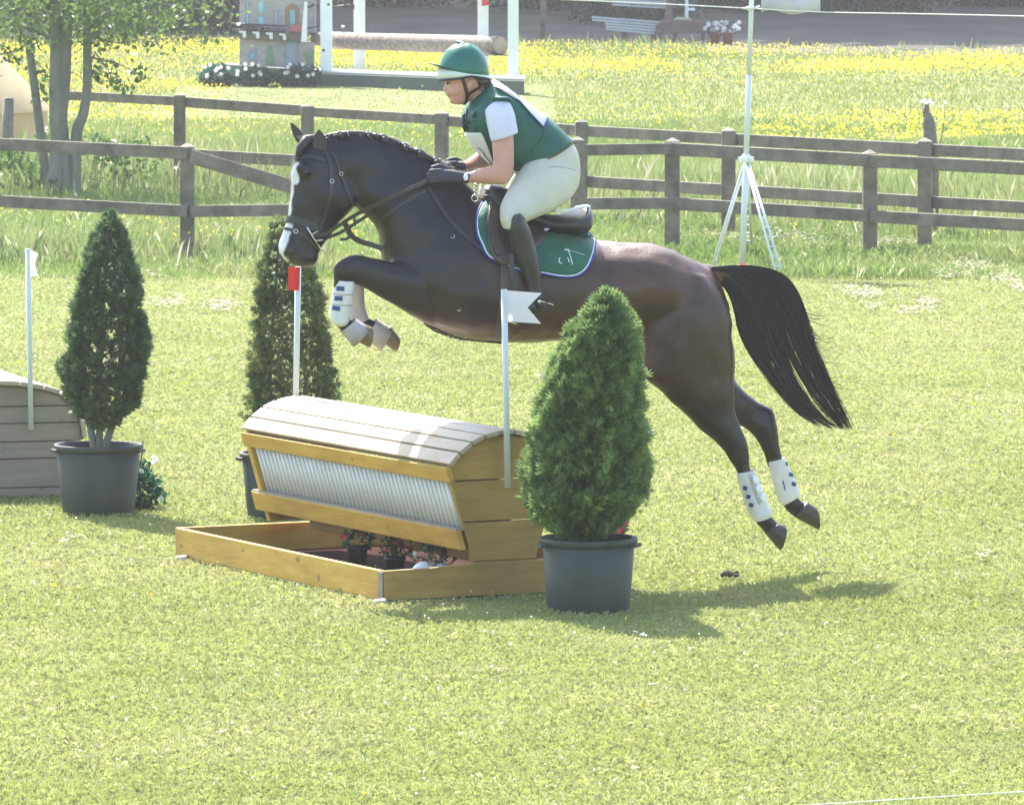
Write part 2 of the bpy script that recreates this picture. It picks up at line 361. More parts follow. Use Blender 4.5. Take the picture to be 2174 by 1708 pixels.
# base frame
hf = jn(815, 1212)[1] - jn(815, 1275)[1]; W2 = bc * 2; zf0 = .012
mb = MB(); mb.box(JL(LJ / 2, -.012, zf0 + hf / 2), e1 * (LJ / 2), e2 * .014, ez * (hf / 2)); ob = mb.build('front_board', M['ochre'], jump, bevel=.003)
zmid = z_b - .004
mb = MB(); mb.prism([JL(-.014, -.02, zf0), JL(-.014, -.02, zf0 + hf), JL(-.014, .22, zf0 + hf * 1.02), JL(-.014, b_bot, zmid), JL(-.014, bc + hw_bot + .05, zmid), JL(-.014, W2 - .2, zf0 + hf), JL(-.014, W2, zf0 + hf), JL(-.014, W2, zf0)], e1 * -.028)
mb.build('side_board', M['brownwood'], jump, bevel=.003)
mb = MB(); mb.box(JL(LJ + .016, W2 / 2, zf0 + hf / 2), e1 * .014, e2 * (W2 / 2 + .02), ez * (hf / 2)); mb.build('side_board', M['ochre'], jump, bevel=.003)
mb = MB(); mb.box(JL(LJ / 2, W2 + .0, zf0 + hf / 2), e1 * (LJ / 2 - .002), e2 * .014, ez * (hf / 2)); mb.build('back_board', M['brownwood'], jump, bevel=.003)
mb = MB(); mb.box(JL(LJ / 2, W2 / 2, .012), e1 * (LJ / 2 - .02), e2 * (W2 / 2 - .02), ez * .006); mb.build('floor_shade_sheet', M['innerred'], jump)  # added sheet, its dark red-brown holds the lining tone and the shade inside
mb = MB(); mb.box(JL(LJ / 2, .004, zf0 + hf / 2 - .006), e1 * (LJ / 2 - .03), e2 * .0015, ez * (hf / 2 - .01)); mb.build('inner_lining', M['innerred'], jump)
mb = MB(); mb.box(JL(-.02, -.028, zf0 + hf / 2), e1 * .024, e2 * .004, ez * (hf / 2 - .004)); mb.build('corner_plate', M['greywood'], jump, bevel=.002)
for (x, y, s_, lb) in ((380, 1191, .03, 'small pale block under the far left corner of the ochre jump frame'), (800, 1284, .032, 'small pale block under the nearest corner of the ochre jump frame')):
    mb = MB(); c = G(x, y); mb.prism([c + Vector((-s_, -.03, 0)), c + Vector((s_ * 1.3, -.03, 0)), c + Vector((s_ * 1.3, -.03, .03)), c + Vector((-s_ * .4, -.03, .024))], (0, .07, 0))
    tag(mb.build('wedge_block', M['stone'], base=c, bevel=.004), lb, 'block', 'blocks under the jump frame')

# flags and poles
def flag_pole(name, bx, by, tx, ty, Y, label, fm, fpts, rr=.015, grp='flags marking the jumps'):
    b = P(bx, by, Y); t = P(tx, ty, Y); t_ = thing(name, label, 'flag', b, grp)
    mb = MB(); mb.tube([b, (b + t) / 2, t], rr, 12); mb.build('pole', M['plastic'], t_)
    mb = MB(); mb.tube([t + (b - t) * .10, t + (b - t) * .0995 ], rr + .001, 12)
    
    mb.build('pole_joint', M['white'], t_)
    mb = MB(); off = Vector((0, -.003, 0))
    mb.prism([p for p in fpts(b, t)], off); mb.build('flag_sheet', fm, t_)
    return t_
Yr = (JL(-.045, 0, 0) + e2 * (jn(1076, 1000)[0])).y - .005
flag_pole('flag_pole', 1078, 1035, 1070, 614, Yr, 'white swallowtail flag on a pole at the near end of the ochre jump', M['flagwhite'],
          lambda b, t: [P(x, y, Yr - .016) for x, y in ((1068, 616), (1150, 622), (1120, 653), (1149, 687), (1072, 682))])
Yl = JL(LJ + .02, bc, 0).y
flag_pole('flag_pole', 627, 905, 633, 566, Yl, 'red flag on a white pole at the far end of the ochre jump', M['red'],
          lambda b, t: [P(x, y, Yl - .016) for x, y in ((612, 566), (637, 567), (635, 616), (612, 616))])

# ------------------------------------------------------------ potted conifers
def pot(t_, c, r1, r0, h, m=M['pot']):
    mb = MB(); mb.lathe(c, [(.001, .002), (r0, .002), (r0 + .003, .012), (r1 - .012, h - .035), (r1 - .018, h - .03), (r1 - .022, h - .05), (r0 - .006, .02)], 40); ob = mb.build('pot', m, t_)
    mb = MB(); mb.lathe(c, [(r1 - .014, h - .04), (r1, h - .03), (r1 + .003, h - .008), (r1, h), (r1 - .016, h), (r1 - .02, h - .03)], 40)
    for k in (-.35, math.pi + .35):
        d = Vector((math.cos(k), math.sin(k), 0)); mb.box(Vector(c) + d * (r1 + .008) + Vector((0, 0, h - .03)), d * .012, d.cross(ez) * .04, ez * .008)
    mb.build('rim', m, ob)
    mb = MB(); rs = [[Vector(c) + Vector((q * (r1 - .025) * math.cos(a), q * (r1 - .025) * math.sin(a), h - .05 + .015 * random.random())) for a in [i * math.pi / 12 for i in range(24)]] for q in (1, .66, .33)]
    mb.rings(rs, True); mb.build('soil', M['soil'], t_)
def crown_sprays(prof, cx, n, col_lo, col_hi, size, seed, gap=0.0, inner=.25, flatten=1.0, holes=None):
    """prof: list (z, xleft, xright) world; returns V, F, cols for leaf sprays"""
    g = np.random.default_rng(seed); pz = np.array([p[0] for p in prof]); xl = np.array([p[1] for p in prof]); xr = np.array([p[2] for p in prof])
    o_ = np.argsort(pz); pz, xl, xr = pz[o_], xl[o_], xr[o_]
    V = []; Fc = []; Cc = []; cnt = 0
    # sample heights proportional to perimeter
    zs = np.linspace(pz[0], pz[-1], 200); rr = (np.interp(zs, pz, xr) - np.interp(zs, pz, xl)) / 2; pr = rr / rr.sum(); cz = np.cumsum(pr)
    Y0 = cx.y
    k = 0
    while k < n:
        z = np.interp(g.random(), cz, zs) + g.normal(0, .01); L = np.interp(z, pz, xl); Rg = np.interp(z, pz, xr); r = max((Rg - L) / 2, .01); mid = (L + Rg) / 2
        th = g.random() * 2 * math.pi; lump = noise.noise(Vector((math.cos(th) * 2.2, math.sin(th) * 2.2, z * 5 + seed)) ) 
        lump2 = noise.noise(Vector((math.cos(th) * 6, math.sin(th) * 6, z * 14 + seed)))
        q = (1 - inner * abs(g.normal(0, 1)) * (.8 if not gap < .1 else .5)) * (1.0 + .20 * lump + .26 * lump2) + (.16 * g.random() if g.random() < .10 else 0)
        if q < .1: continue
        if gap and lump2 + .5 * lump < -gap and q > .25: 
            if g.random() < .85: continue
        c = np.array([mid + r * q * math.cos(th), Y0 + r * q * math.sin(th), z])
        outd = np.array([math.cos(th), math.sin(th), 0.0]); 
        d = outd * (.65 + .4 * g.random()) + np.array([0, 0, .65]) + g.normal(0, .36, 3); d /= np.linalg.norm(d)
        sd = np.cross(d, g.normal(0, 1, 3)); sd /= np.linalg.norm(sd) + 1e-9
        sz = size * (.5 + 1.1 * g.random() ** 1.5)
        # fan: 3 narrow leaflets
        tone = np.clip(.5 + .55 * lump2 + .3 * lump + g.normal(0, .22), 0, 1.3); tt = max(0, min(1.25, tone)); colr = np.array(col_lo) * (1 - tt) + np.array(col_hi) * tt
        for a in (-.75, -.3, .15, .6):
            dd = d * math.cos(a) + sd * math.sin(a); wv = np.cross(dd, np.cross(d, sd)); wv /= np.linalg.norm(wv) + 1e-9
            tip = c + dd * sz * (1.15 - .45 * abs(a))
            V += [c - wv * sz * .05, c + dd * sz * .5 + wv * sz * .105, tip, c + dd * sz * .45 - wv * sz * .105]
            Fc.append((cnt, cnt + 1, cnt + 2, cnt + 3)); cnt += 4
            cj = colr * (.85 + .3 * g.random()); Cc += [[cj[0], cj[1], cj[2], 1]] * 4
        k += 1
    return np.array(V), np.array(Fc), np.array(Cc)
def conifer(label, cpx, base_y, prof_px, potr, n, lo, hi, seed, gap=0, trunk_top=None, stems=1, size=.035, inner=.25):
    c = G(cpx, base_y); c = Vector((c.x, c.y + potr[1], 0)); t_ = thing('potted_conifer', label, 'potted tree', c, 'potted conifers beside the jumps')
    pot(t_, c, *potr)
    prof = []
    for y, x0, x1 in prof_px:
        xm = (x0 + x1) / 2; x0 = xm + (x0 - xm) * .87; x1 = xm + (x1 - xm) * .87; a = P(x0, y, c.y); b = P(x1, y, c.y); prof.append((a.z, a.x, b.x))
    zt = max(p[0] for p in prof); zb0 = min(p[0] for p in prof)
    mb = MB()
    for s in range(stems):
        ox = 0 if stems == 1 else (-.03, .035, .0)[s]; ln = 0 if stems == 1 else (-.02, .05, .01)[s]
        midx = (prof[0][1] + prof[0][2]) / 2 - c.x
        pts = [c + Vector((ox * .4, 0, potr[2] - .06)), c + Vector((ox + ln, 0, potr[2] + .15)), c + Vector((ox * 1.2 + ln * 1.6, .01, zb0 + (zt - zb0) * .4)), Vector((prof[0][1] * .5 + prof[0][2] * .5, c.y, zt - .08))]
        mb.tube([Vector(p) for p in crom([tuple(p) for p in pts], 5)], [.020 * (1 - i / 18) + .003 for i in range(16)], 8)
    # side twigs
    for i in range(40):
        z = zb0 + (zt - zb0) * (random.random() ** 1.2) * .9; th_ = random.random() * 6.28
        L = np.interp(z, sorted(p[0] for p in prof), [p[1] for p in sorted(prof)]); Rg = np.interp(z, sorted(p[0] for p in prof), [p[2] for p in sorted(prof)])
        m_ = (L + Rg) / 2; r = (Rg - L) / 2 * .8
        mb.tube([Vector((c.x * .5 + m_ * .5, c.y, z - .06)), Vector((m_ + r * .5 * math.cos(th_), c.y + r * .5 * math.sin(th_), z)), Vector((m_ + r * math.cos(th_), c.y + r * math.sin(th_), z + .07))], [.006, .004, .002], 5)
    mb.build('trunk', M['bark'], t_)
    V, Fc, Cc = crown_sprays(prof, c, n, lo, hi, size, seed, gap, inner=inner)
    np_mesh('crown', V, Fc, 4, M['conif'], Cc, parent=t_)
    return t_
conifer('bright green bushy conifer in a dark pot beside the near end of the ochre jump', 1250, 1305,
        [(620, 1288, 1294), (640, 1262, 1318), (665, 1240, 1335), (700, 1208, 1355), (745, 1185, 1366), (790, 1160, 1364), (850, 1142, 1364), (900, 1130, 1370), (950, 1122, 1374), (1000, 1112, 1376), (1045, 1108, 1375), (1085, 1120, 1350), (1115, 1150, 1325), (1140, 1195, 1280), (1162, 1215, 1262)],
        (.228, .19, .345), 36000, (.080, .140, .055), (.25, .35, .12), 3, size=.034, inner=.22, gap=.42)
conifer('dark green airy conifer in a grey pot, at the left beside the grey plank jump', 205, 1095,
        [(450, 230, 236), (475, 212, 252), (500, 198, 268), (540, 185, 278), (590, 168, 296), (640, 158, 306), (690, 145, 312), (740, 136, 318), (790, 130, 310), (830, 135, 305), (860, 150, 296), (885, 165, 262), (905, 190, 245)],
        (.237, .19, .37), 10500, (.045, .085, .045), (.12, .18, .08), 11, gap=.04, stems=3, size=.034, inner=.3)
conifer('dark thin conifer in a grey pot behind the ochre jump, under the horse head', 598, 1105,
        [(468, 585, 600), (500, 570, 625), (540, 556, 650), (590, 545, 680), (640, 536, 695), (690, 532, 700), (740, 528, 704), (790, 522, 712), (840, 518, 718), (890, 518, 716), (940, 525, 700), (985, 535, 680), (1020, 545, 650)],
        (.23, .185, .35), 8200, (.05, .085, .04), (.18, .22, .08), 23, gap=.0, stems=2, size=.034, inner=.3)  # yellowish upper tone puts sunlit mottling into the needle colour

# ------------------------------------------------------------ small flower pots, ivy and bushes
def leafy(name_parent, c, rx, ry, rz, n, lo, hi, size, seed, part='foliage', mt=None):
    g = np.random.default_rng(seed); V = []; Fc = []; Cc = []; cnt = 0
    for i in range(n):
        d = g.normal(0, 1, 3); d /= np.linalg.norm(d); q = (.55 + .5 * g.random()) * (1 + .25 * noise.noise(Vector(d * 2.5) + Vector((seed, 0, 0))))
        p = np.array(c) + d * q * np.array([rx, ry, rz]);
        if p[2] < .005: p[2] = .005 + .03 * g.random()
        a = g.normal(0, 1, 3) + d; a /= np.linalg.norm(a); b = np.cross(a, g.normal(0, 1, 3)); b /= np.linalg.norm(b) + 1e-9; s = size * (.6 + .8 * g.random())
        V += [p - b * s * .4, p + a * s * .5 - b * s * .1, p + a * s, p + a * s * .45 + b * s * .55]; Fc.append((cnt, cnt + 1, cnt + 2, cnt + 3)); cnt += 4
        t = min(1, max(0, g.random())); cc = np.array(lo) * (1 - t) + np.array(hi) * t; Cc += [[*cc, 1]] * 4
    return np_mesh(part, np.array(V), np.array(Fc), 4, mt or M['leaf'], np.array(Cc), parent=name_parent)
def blooms(parent, pts, r, m, part='flower'):
    for p in pts:
        mb = MB(); p = Vector(p); k0 = random.random() * 6
        for k in range(5):
            a = k0 + k * 1.2566; d = Vector((math.cos(a), -.25, math.sin(a))); e = Vector((-math.sin(a), 0, math.cos(a)))
            mb.add([p + d * r * .02, p + d * r * .6 + e * r * .42, p + d * r * 1.05, p + d * r * .6 - e * r * .42], [(0, 1, 2, 3)])
        mb.add([p + Vector((math.cos(a) * r * .16, -.02 * r, math.sin(a) * r * .16)) for a in (0, 1.26, 2.51, 3.77, 5.03)], [(0, 1, 2, 3, 4)])
        mb.build(part, m, parent, recalc=False)
def flower_pot(px, py, r, h, label, fm, n, fr, leafcol=((.02, .06, .03), (.05, .13, .06)), potm=None, loc=None, spread=1.6, grp=None):
    c = loc or G(px, py); t_ = thing('flower_pot', label, 'flower pot', c, grp)
    mb = MB(); mb.lathe(c, [(.001, 0), (r * .75, 0), (r, h), (r * 1.08, h), (r * 1.08, h * .88), (r * 1.0, h * .86)], 20); mb.build('pot', potm or M['pot'], t_)
    leafy(t_, c + Vector((0, 0, h + r * .7)), r * spread, r * spread, r * 1.2, 160, leafcol[0], leafcol[1], r * .5, int(px) % 97)
    blooms(t_, [c + Vector((random.uniform(-1, 1) * r * spread, -r * random.random(), h + r * random.uniform(.3, 1.8))) for _ in range(n)], fr, fm)
    return t_
ja = (plane_hit(806, 1160, JL(0, b_bot + .14, 0), e2) - JA).dot(e1)
flower_pot(806, 1190, .05, .13, 'small dark pot under the ochre jump, left of its support post', M['flowerred'], 3, .014, loc=JL(ja, b_bot + .02, .0))
ja = (plane_hit(862, 1165, JL(0, b_bot + .1, 0), e2) - JA).dot(e1)
flower_pot(862, 1195, .05, .11, 'dark pot with red flowers under the ochre jump, right of its support post', M['flowerred'], 6, .013, loc=JL(ja, b_bot + .04, .0))
ja = (plane_hit(965, 1172, JL(0, b_bot + .1, 0), e2) - JA).dot(e1)
flower_pot(965, 1185, .06, .10, 'dark leafy pot with white flowers under the near end of the ochre jump', M['flowerwhite'], 3, .009, loc=JL(max(ja, .12), b_bot - .02, .0))
ja = (plane_hit(925, 1172, JL(0, b_bot - .03, 0), e2) - JA).dot(e1)
mb = MB(); cc = JL(max(ja, .2), b_bot - .06, 0)
for k in range(6):
    mb.ball(cc + Vector((random.uniform(-.06, .06), random.uniform(-.03, .03), .05 + .01 * k)), (.06, .01, 0), (0, .05, .01), (0, 0, .045), 12, 8)
tag(mb.build('plastic_bag', M['plastic'], base=cc), 'crumpled pale bag lying inside the ochre jump frame', 'bag')
c = G(1275, 1283) ; c = Vector((c.x, c.y + .75, 0))
t_ = thing('flower_pot', 'dark pot of red flowers half hidden behind the bright green conifer', 'flower pot', c)
mb = MB(); mb.lathe(c, [(.001, 0), (.08, 0), (.11, .20), (.118, .20), (.118, .18)], 20); mb.build('pot', M['pot'], t_)
leafy(t_, c + Vector((0, 0, .27)), .13, .12, .10, 200, (.02, .06, .03), (.05, .13, .05), .05, 5)
blooms(t_, [c + Vector((random.uniform(-.09, .12), -.1 * random.random(), .26 + .17 * random.random())) for _ in range(22)], .026, M['flowerred'])
c = G(300, 1082)
t_ = thing('ivy_plant', 'dark green ivy with white blooms on the grass right of the left grey pot', 'plant', c)
leafy(t_, c + Vector((-.03, .08, .10)), .13, .11, .13, 900, (.015, .06, .035), (.04, .15, .07), .035, 8)
blooms(t_, [P(x, y, c.y + .02) for x, y in ((327, 970), (331, 975), (325, 980), (300, 1000), (342, 1057))], .016, M['flowerwhite'])
mb = MB(); mb.tube([P(300, 1080, c.y), P(295, 1020, c.y + .04), P(303, 945, c.y + .05), P(304, 930, c.y + .05)], [.006, .005, .004, .002], 6); mb.build('stem', M['bark'], t_)

# ------------------------------------------------------------ left grey jump
c0 = G(0, 1053); nrm = Vector((.28, -.96, 0)); tl = Vector((.96, .28, 0))
def gp(x, y): return plane_hit(x, y, G(60, 1055), nrm)
lj = thing('plank_roll_jump', 'grey weathered roll top jump with pale roof, cut off by the left edge', 'jump', gp(-60, 1053))
topc = [(-240, 905), (-200, 870), (-140, 842), (-80, 822), (-20, 815), (40, 818), (90, 826), (125, 836), (150, 858), (168, 890), (174, 930)]
poly = [gp(x, y) for x, y in topc]; zlo = .03
lines = [1053, 1034, 973, 937, 898, 862, 700]
mb = MB()
def clipz(pl, z0, z1):
    pl2 = [((p - poly[0]).dot(tl), p.z) for p in pl]
    out = clip(pl2, z0, z1); return [poly[0] + tl * a + ez * (z - poly[0].z) for a, z in out]
full = poly + [gp(168, 1053), gp(-235, 1053)]
zl = [gp(60, y).z for y in lines]
for i in range(len(zl) - 1):
    z0, z1 = max(zl[i], .0) + .003, zl[i + 1] - .003
    pl = clipz(full, z0, z1)
    if len(pl) > 2: mb.prism(pl, nrm * -.035)
mb.build('end_panel', M['greywood'], lj, bevel=.003)
mb = MB(); pl = clipz(full, .01, 3); mb.prism([p - nrm * .040 - ez * .006 for p in pl], nrm * -.01); mb.build('gap_shade_backing', M['roofedge'], lj)  # dark sheet added so the gaps between boards read as shaded
mb = MB()
for i in range(len(topc) - 1):
    a, b = gp(*topc[i]), gp(*topc[i + 1]); d = (b - a).normalized(); u_ = nrm.cross(d).normalized(); u_ = u_ if u_.z > 0 or abs(u_.z) < .3 and u_.x > 0 else -u_
    mb.prism([a + d * .004 + nrm * .03, b - d * .004 + nrm * .03, b - d * .004 + nrm * .03 + u_ * .024, a + d * .004 + nrm * .03 + u_ * .024], nrm * -1.9)
mb.build('roof', M['roofwood'], lj, bevel=.003)
mb = MB(); pts = [gp(x, y) + nrm * .012 - ez * .004 for x, y in topc]; mb.tube(pts, .008, 6); mb.build('edge_strip', M['roofedge'], lj)
Y2 = (gp(62, 900) + nrm * .03).y
flag_pole('flag_pole', 66, 912, 59, 528, Y2, 'white flag seen nearly edge-on, on a pole fixed to the grey plank jump', M['flagwhite'],
          lambda b, t: [t + Vector((.004, 0, 0)), t + Vector((.046, .13, -.035)), t + Vector((.030, .08, -.09)), t + Vector((.046, .13, -.155)), t + Vector((.004, 0, -.15))])
# ------------------------------------------------------------ fences
def fence(name, label, posts, rails, pw=.062):
    """posts: (x_px, base_y, top_y); rails: (x0,y0top,y0bot, x1,y1top,y1bot, Y0, Y1)"""
    first = G(posts[0][0], posts[0][1]); t_ = thing(name, label, 'fence', first, 'wooden paddock fences')
    for x, yb, yt in posts:
        b = G(x, yb); t = P(x, yt, b.y); h = t.z; mb = MB(); w_ = pw * random.uniform(.94, 1.06)
        tw = random.uniform(-.12, .12); ax = Vector((math.cos(tw), math.sin(tw), 0)) * w_; ay = Vector((-math.sin(tw), math.cos(tw), 0)) * w_
        mb.box(b + Vector((0, 0, h / 2 - .05)), ax, ay, Vector((0, 0, h / 2 + .0)))
        q = b + Vector((0, 0, h - .05)); vsq = [q - ax - ay, q + ax - ay, q + ax + ay, q - ax + ay, q + Vector((0, 0, .05))]
        vsq[:4] = [v + Vector((0, 0, .001)) for v in vsq[:4]]
        mb.add([v + (q - v) * -.06 for v in vsq[:4]] + [q - (ax - ay) * .0 + Vector((0, 0, .038))], [(0, 1, 4), (1, 2, 4), (2, 3, 4), (3, 0, 4), (3, 2, 1, 0)])
        mb.build('post', M['fence'], t_, bevel=.006)
    for x0, t0, b0, x1, t1, b1, Y0, Y1 in rails:
        A = P(x0, (t0 + b0) / 2, Y0); B = P(x1, (t1 + b1) / 2, Y1); hh = (P(x0, t0, Y0).z - P(x0, b0, Y0).z) / 2
        mb = MB(); n = 5; d = B - A
        for i in range(1):
            mb.beam(A, B, ez, hh, .022)
        mb.build('rail', M['fence'], t_, bevel=.005)
    return t_
def Yb(x, y): return G(x, y).y
# near fence, left part
yN0, yN1, yN1b, yN2, yN3, yN4, yN5 = Yb(0, 547), Yb(398, 553), Yb(655, 551), Yb(1224, 542), Yb(1427, 531), Yb(1846, 546), Yb(2262, 560)
o_ = -.085
fence('paddock_fence', 'near brown rail fence from the left edge to the horse head, with a sloping rail',
      [(-28, 546, 290), (398, 553, 300), (655, 551, 395)],
      [(-30, 292, 318, 398, 311, 339, yN0 + o_, yN1 + o_), (-30, 413, 438, 398, 436, 461, yN0 + o_, yN1 + o_),
       (404, 317, 347, 668, 397, 424, yN1 + o_, yN1b + o_), (404, 436, 461, 668, 433, 457, yN1 + o_, yN1b + o_)])
fence('paddock_fence', 'near brown post and rail fence running from behind the rider to the right edge',
      [(1226, 542, 286), (1427, 531, 289), (1846, 546, 314), (2262, 560, 335)],
      [(1218, 307, 331, 1429, 302, 329, yN2 + o_, yN3 + o_), (1427, 303, 330, 1846, 327, 354, yN3 + o_, yN4 + o_), (1847, 328, 355, 2275, 350, 376, yN4 + o_, yN5 + o_),
       (1218, 420, 445, 1429, 418, 444, yN2 + o_, yN3 + o_), (1427, 419, 445, 1846, 445, 471, yN3 + o_, yN4 + o_), (1847, 446, 472, 2275, 471, 495, yN4 + o_, yN5 + o_)])
fa, fb, fc_, fd, fe, ff, fg, fh = Yb(128, 388), Yb(382, 402), Yb(653, 422), Yb(938, 447), Yb(1234, 472), Yb(1546, 499), Yb(1963, 527), Yb(2400, 556)
fence('paddock_fence', 'farther brown post and rail fence, running behind the rider and the other fences',
      [(128, 388, 184), (382, 402, 193), (653, 422, 216), (938, 447, 231), (1234, 472, 249), (1546, 499, 267), (1963, 527, 289)],
      [(122, 192, 211, 382, 204, 226, fa + .1, fb + .1), (382, 205, 227, 653, 226, 245, fb + .1, fc_ + .1), (653, 227, 247, 938, 243, 265, fc_ + .1, fd + .1), (938, 245, 267, 1234, 266, 288, fd + .1, fe + .1),
       (1234, 266, 289, 1546, 283, 307, fe + .1, ff + .1), (1546, 283, 308, 1963, 305, 330, ff + .1, fg + .1), (1963, 305, 330, 2400, 326, 353, fg + .1, fh + .1),
       (122, 292, 310, 382, 314, 338, fa + .1, fb + .1), (382, 315, 339, 653, 331, 354, fb + .1, fc_ + .1), (653, 332, 355, 938, 351, 375, fc_ + .1, fd + .1), (938, 352, 376, 1234, 372, 396, fd + .1, fe + .1),
       (1234, 373, 397, 1546, 391, 416, fe + .1, ff + .1), (1546, 391, 416, 1963, 416, 441, ff + .1, fg + .1), (1963, 416, 441, 2400, 439, 466, fg + .1, fh + .1)])
# old leaning post left, weathered stump post right
b = G(10, 372); t = P(18, 208, b.y)
mb = MB(); mb.tube([b, (b + t) / 2 + Vector((.01, 0, 0)), t], [.068, .066, .062], 10); tag(mb.build('old_post', M['fence'], base=b), 'old grey round post leaning at the left edge before the cream tent', 'post')
b = G(1975, 500); 
mb = MB(); pts = [P(1978, 500, b.y), P(1978, 330, b.y), P(1972, 262, b.y), P(1970, 240, b.y)]; mb.tube(pts, [.068, .066, .06, .035], 9)
mb.tube([P(1966, 250, b.y), P(1968, 214, b.y + .01)], [.03, .022], 8)
t_ = thing('old_post', 'split grey stump post topped with dry white flower heads, behind the fences at right', 'post', b)
mb.build('post', M['fence'], t_)
blooms(t_, [P(x, y, b.y - .03) for x, y in ((1957, 216), (1962, 213), (1968, 218), (1974, 214), (1980, 219), (2007, 217))], .020, M['flowerwhite'])
mb = MB(); mb.tube([P(1990, 330, b.y + .1), P(2003, 270, b.y + .1), P(2007, 217, b.y + .0)], .004, 4); mb.build('stem', M['bark'], t_)
mb = MB(); mb.tube([P(1966, 280, b.y-.07), P(1960, 240, b.y-.07), P(1957, 216, b.y-.05)], .003, 4); mb.build('stem', M['bark'], t_)

# ------------------------------------------------------------ tripod mast, cord, banner
b = G(1577, 574); Yt = b.y; t_ = thing('tripod_mast', 'tall white mast on a three legged stand behind the horse croup', 'mast', b)
mb = MB(); mb.tube([P(1576, 560, Yt), P(1584, 336, Yt)], .027, 14); mb.build('lower_pole', M['plastic'], t_)
mb = MB(); top = P(1600, -120, Yt); mb.tube([P(1584, 340, Yt), P(1590, 160, Yt)], .024, 14); mb.tube([P(1590, 160, Yt), top], .0205, 14); mb.build('mast_pole', M['plastic'], t_)
mb = MB(); mb.tube([P(1584, 345, Yt), P(1584, 328, Yt)], .035, 14)
for k in range(3):
    a = k * 2.094 + .5; d = Vector((math.cos(a), math.sin(a), 0)); mb.box(P(1584, 338, Yt) + d * .05, d * .022, d.cross(ez) * .012, ez * .02)
mb.build('collar', M['white'], t_)
hub = P(1584, 338, Yt)
for x, y, Yf in ((1512, 572, Yb(1512, 572)), (1656, 586, Yb(1656, 586)), (1600, 560, Yb(1600, 545))):
    f_ = G(x, y) if Yf > 0 else None; mb = MB(); d = (f_ - hub); sd = d.cross(ez).normalized(); fwd = sd.cross(d).normalized()
    if x == 1600: f_ = G(1590, 545)
    for s in (-1, 1):
        mb.tube([hub + sd * s * .012, f_ + sd * s * .028], .011, 8)
    for k in range(2, 12):
        c = hub + (f_ - hub) * (k / 12); q = .012 + .016 * k / 12; mb.tube([c - sd * q, c + sd * q], .007, 6)
    mb.build('leg', M['plastic'], t_)
mb = MB(); mb.lathe(G(1577, 574) + Vector((0, 0, .0)), [(.001, .05), (.05, .05), (.055, .04), (.055, .0)], 20); mb.build('foot_block', M['red'], t_)
cw = P(1588, 18, Yt)
mb = MB(); mb.tube([cw + Vector((-.05, -.03, 0)), cw + Vector((.05, -.035, .0)), cw + Vector((.10, -.03, .02))], .009, 8); mb.ball(cw + Vector((0, -.03, 0)), (.022, 0, 0), (0, .02, 0), (0, 0, .018)); mb.build('clamp', M['plastic'], t_)
mb = MB(); pc = P(1640, 22, Yt - .4)
cord = [P(1130, -3, Yt - 2.5), P(1350, 6, Yt - 1.2), cw + Vector((0, -.03, 0)), P(1616, 19, Yt - .1), P(1742, 26, Yt - .7), P(1960, 30, Yt - 1.0), P(2240, 36, Yt - 1.5)]
mb.tube([Vector(q) for q in crom([tuple(v) for v in cord], 6)], .0045, 6); tag(mb.build('cord', M['cable'], base=cw), 'thin pale cord stretched across the top from the white mast', 'cord')
mb = MB(); n_, m_ = 14, 8; vs3 = []
for j in range(m_ + 1):
    for i in range(n_ + 1):
        u_, v_ = i / n_, j / m_; x = 1616 + 126 * u_ + 2 * v_; y = 26 + 3 * u_ - 190 * v_ - 4 * math.sin(u_ * 9) * (1 - v_); Y = Yt - .1 - .12 * u_
        q = P(x, y, Y); q += Vector((0, 1, 0)) * (.02 * math.sin(u_ * 7 + v_ * 3) + .015 * math.sin(u_ * 15 - v_ * 6)); vs3.append(q)
fs3 = [(j * (n_ + 1) + i, j * (n_ + 1) + i + 1, (j + 1) * (n_ + 1) + i + 1, (j + 1) * (n_ + 1) + i) for j in range(m_) for i in range(n_)]
mb.add(vs3, fs3, True); ob = mb.build('banner', M['banner'], base=P(1616, 26, Yt - .1), recalc=False); sm = ob.modifiers.new('thick', 'SOLIDIFY'); sm.thickness = .003
tag(ob, 'white blank banner hanging beside the mast at the top edge', 'banner')
b = G(1153, 84); mb = MB(); mb.tube([b, P(1153, 0, b.y), P(1153, -60, b.y)], .055, 8); tag(mb.build('old_post', M['fence'], base=b), 'slim grey post at the road edge, right of the log jump', 'post')
# foreground string on stakes
c0 = P(1520, 1712, 21.5); c1 = P(2174, 1679, 22.6); dd = (c1 - c0); A_ = c0 - dd * 2.7; B_ = c1 + dd * .35
t_ = thing('string_fence', 'thin white string stretched low across the bottom right corner', 'string', (A_.x, A_.y, 0))
mb = MB(); mb.tube([A_, c0 + Vector((0, 0, -.012)), c0 + dd * .5 + Vector((0, 0, -.006)), c1, B_], .0017, 6); mb.build('string', M['cable'], t_)
for q in (A_, B_):
    mb = MB(); mb.tube([Vector((q.x, q.y, 0)), Vector((q.x, q.y, q.z + .08))], .02, 10); mb.build('stake', M['greywood'], t_)

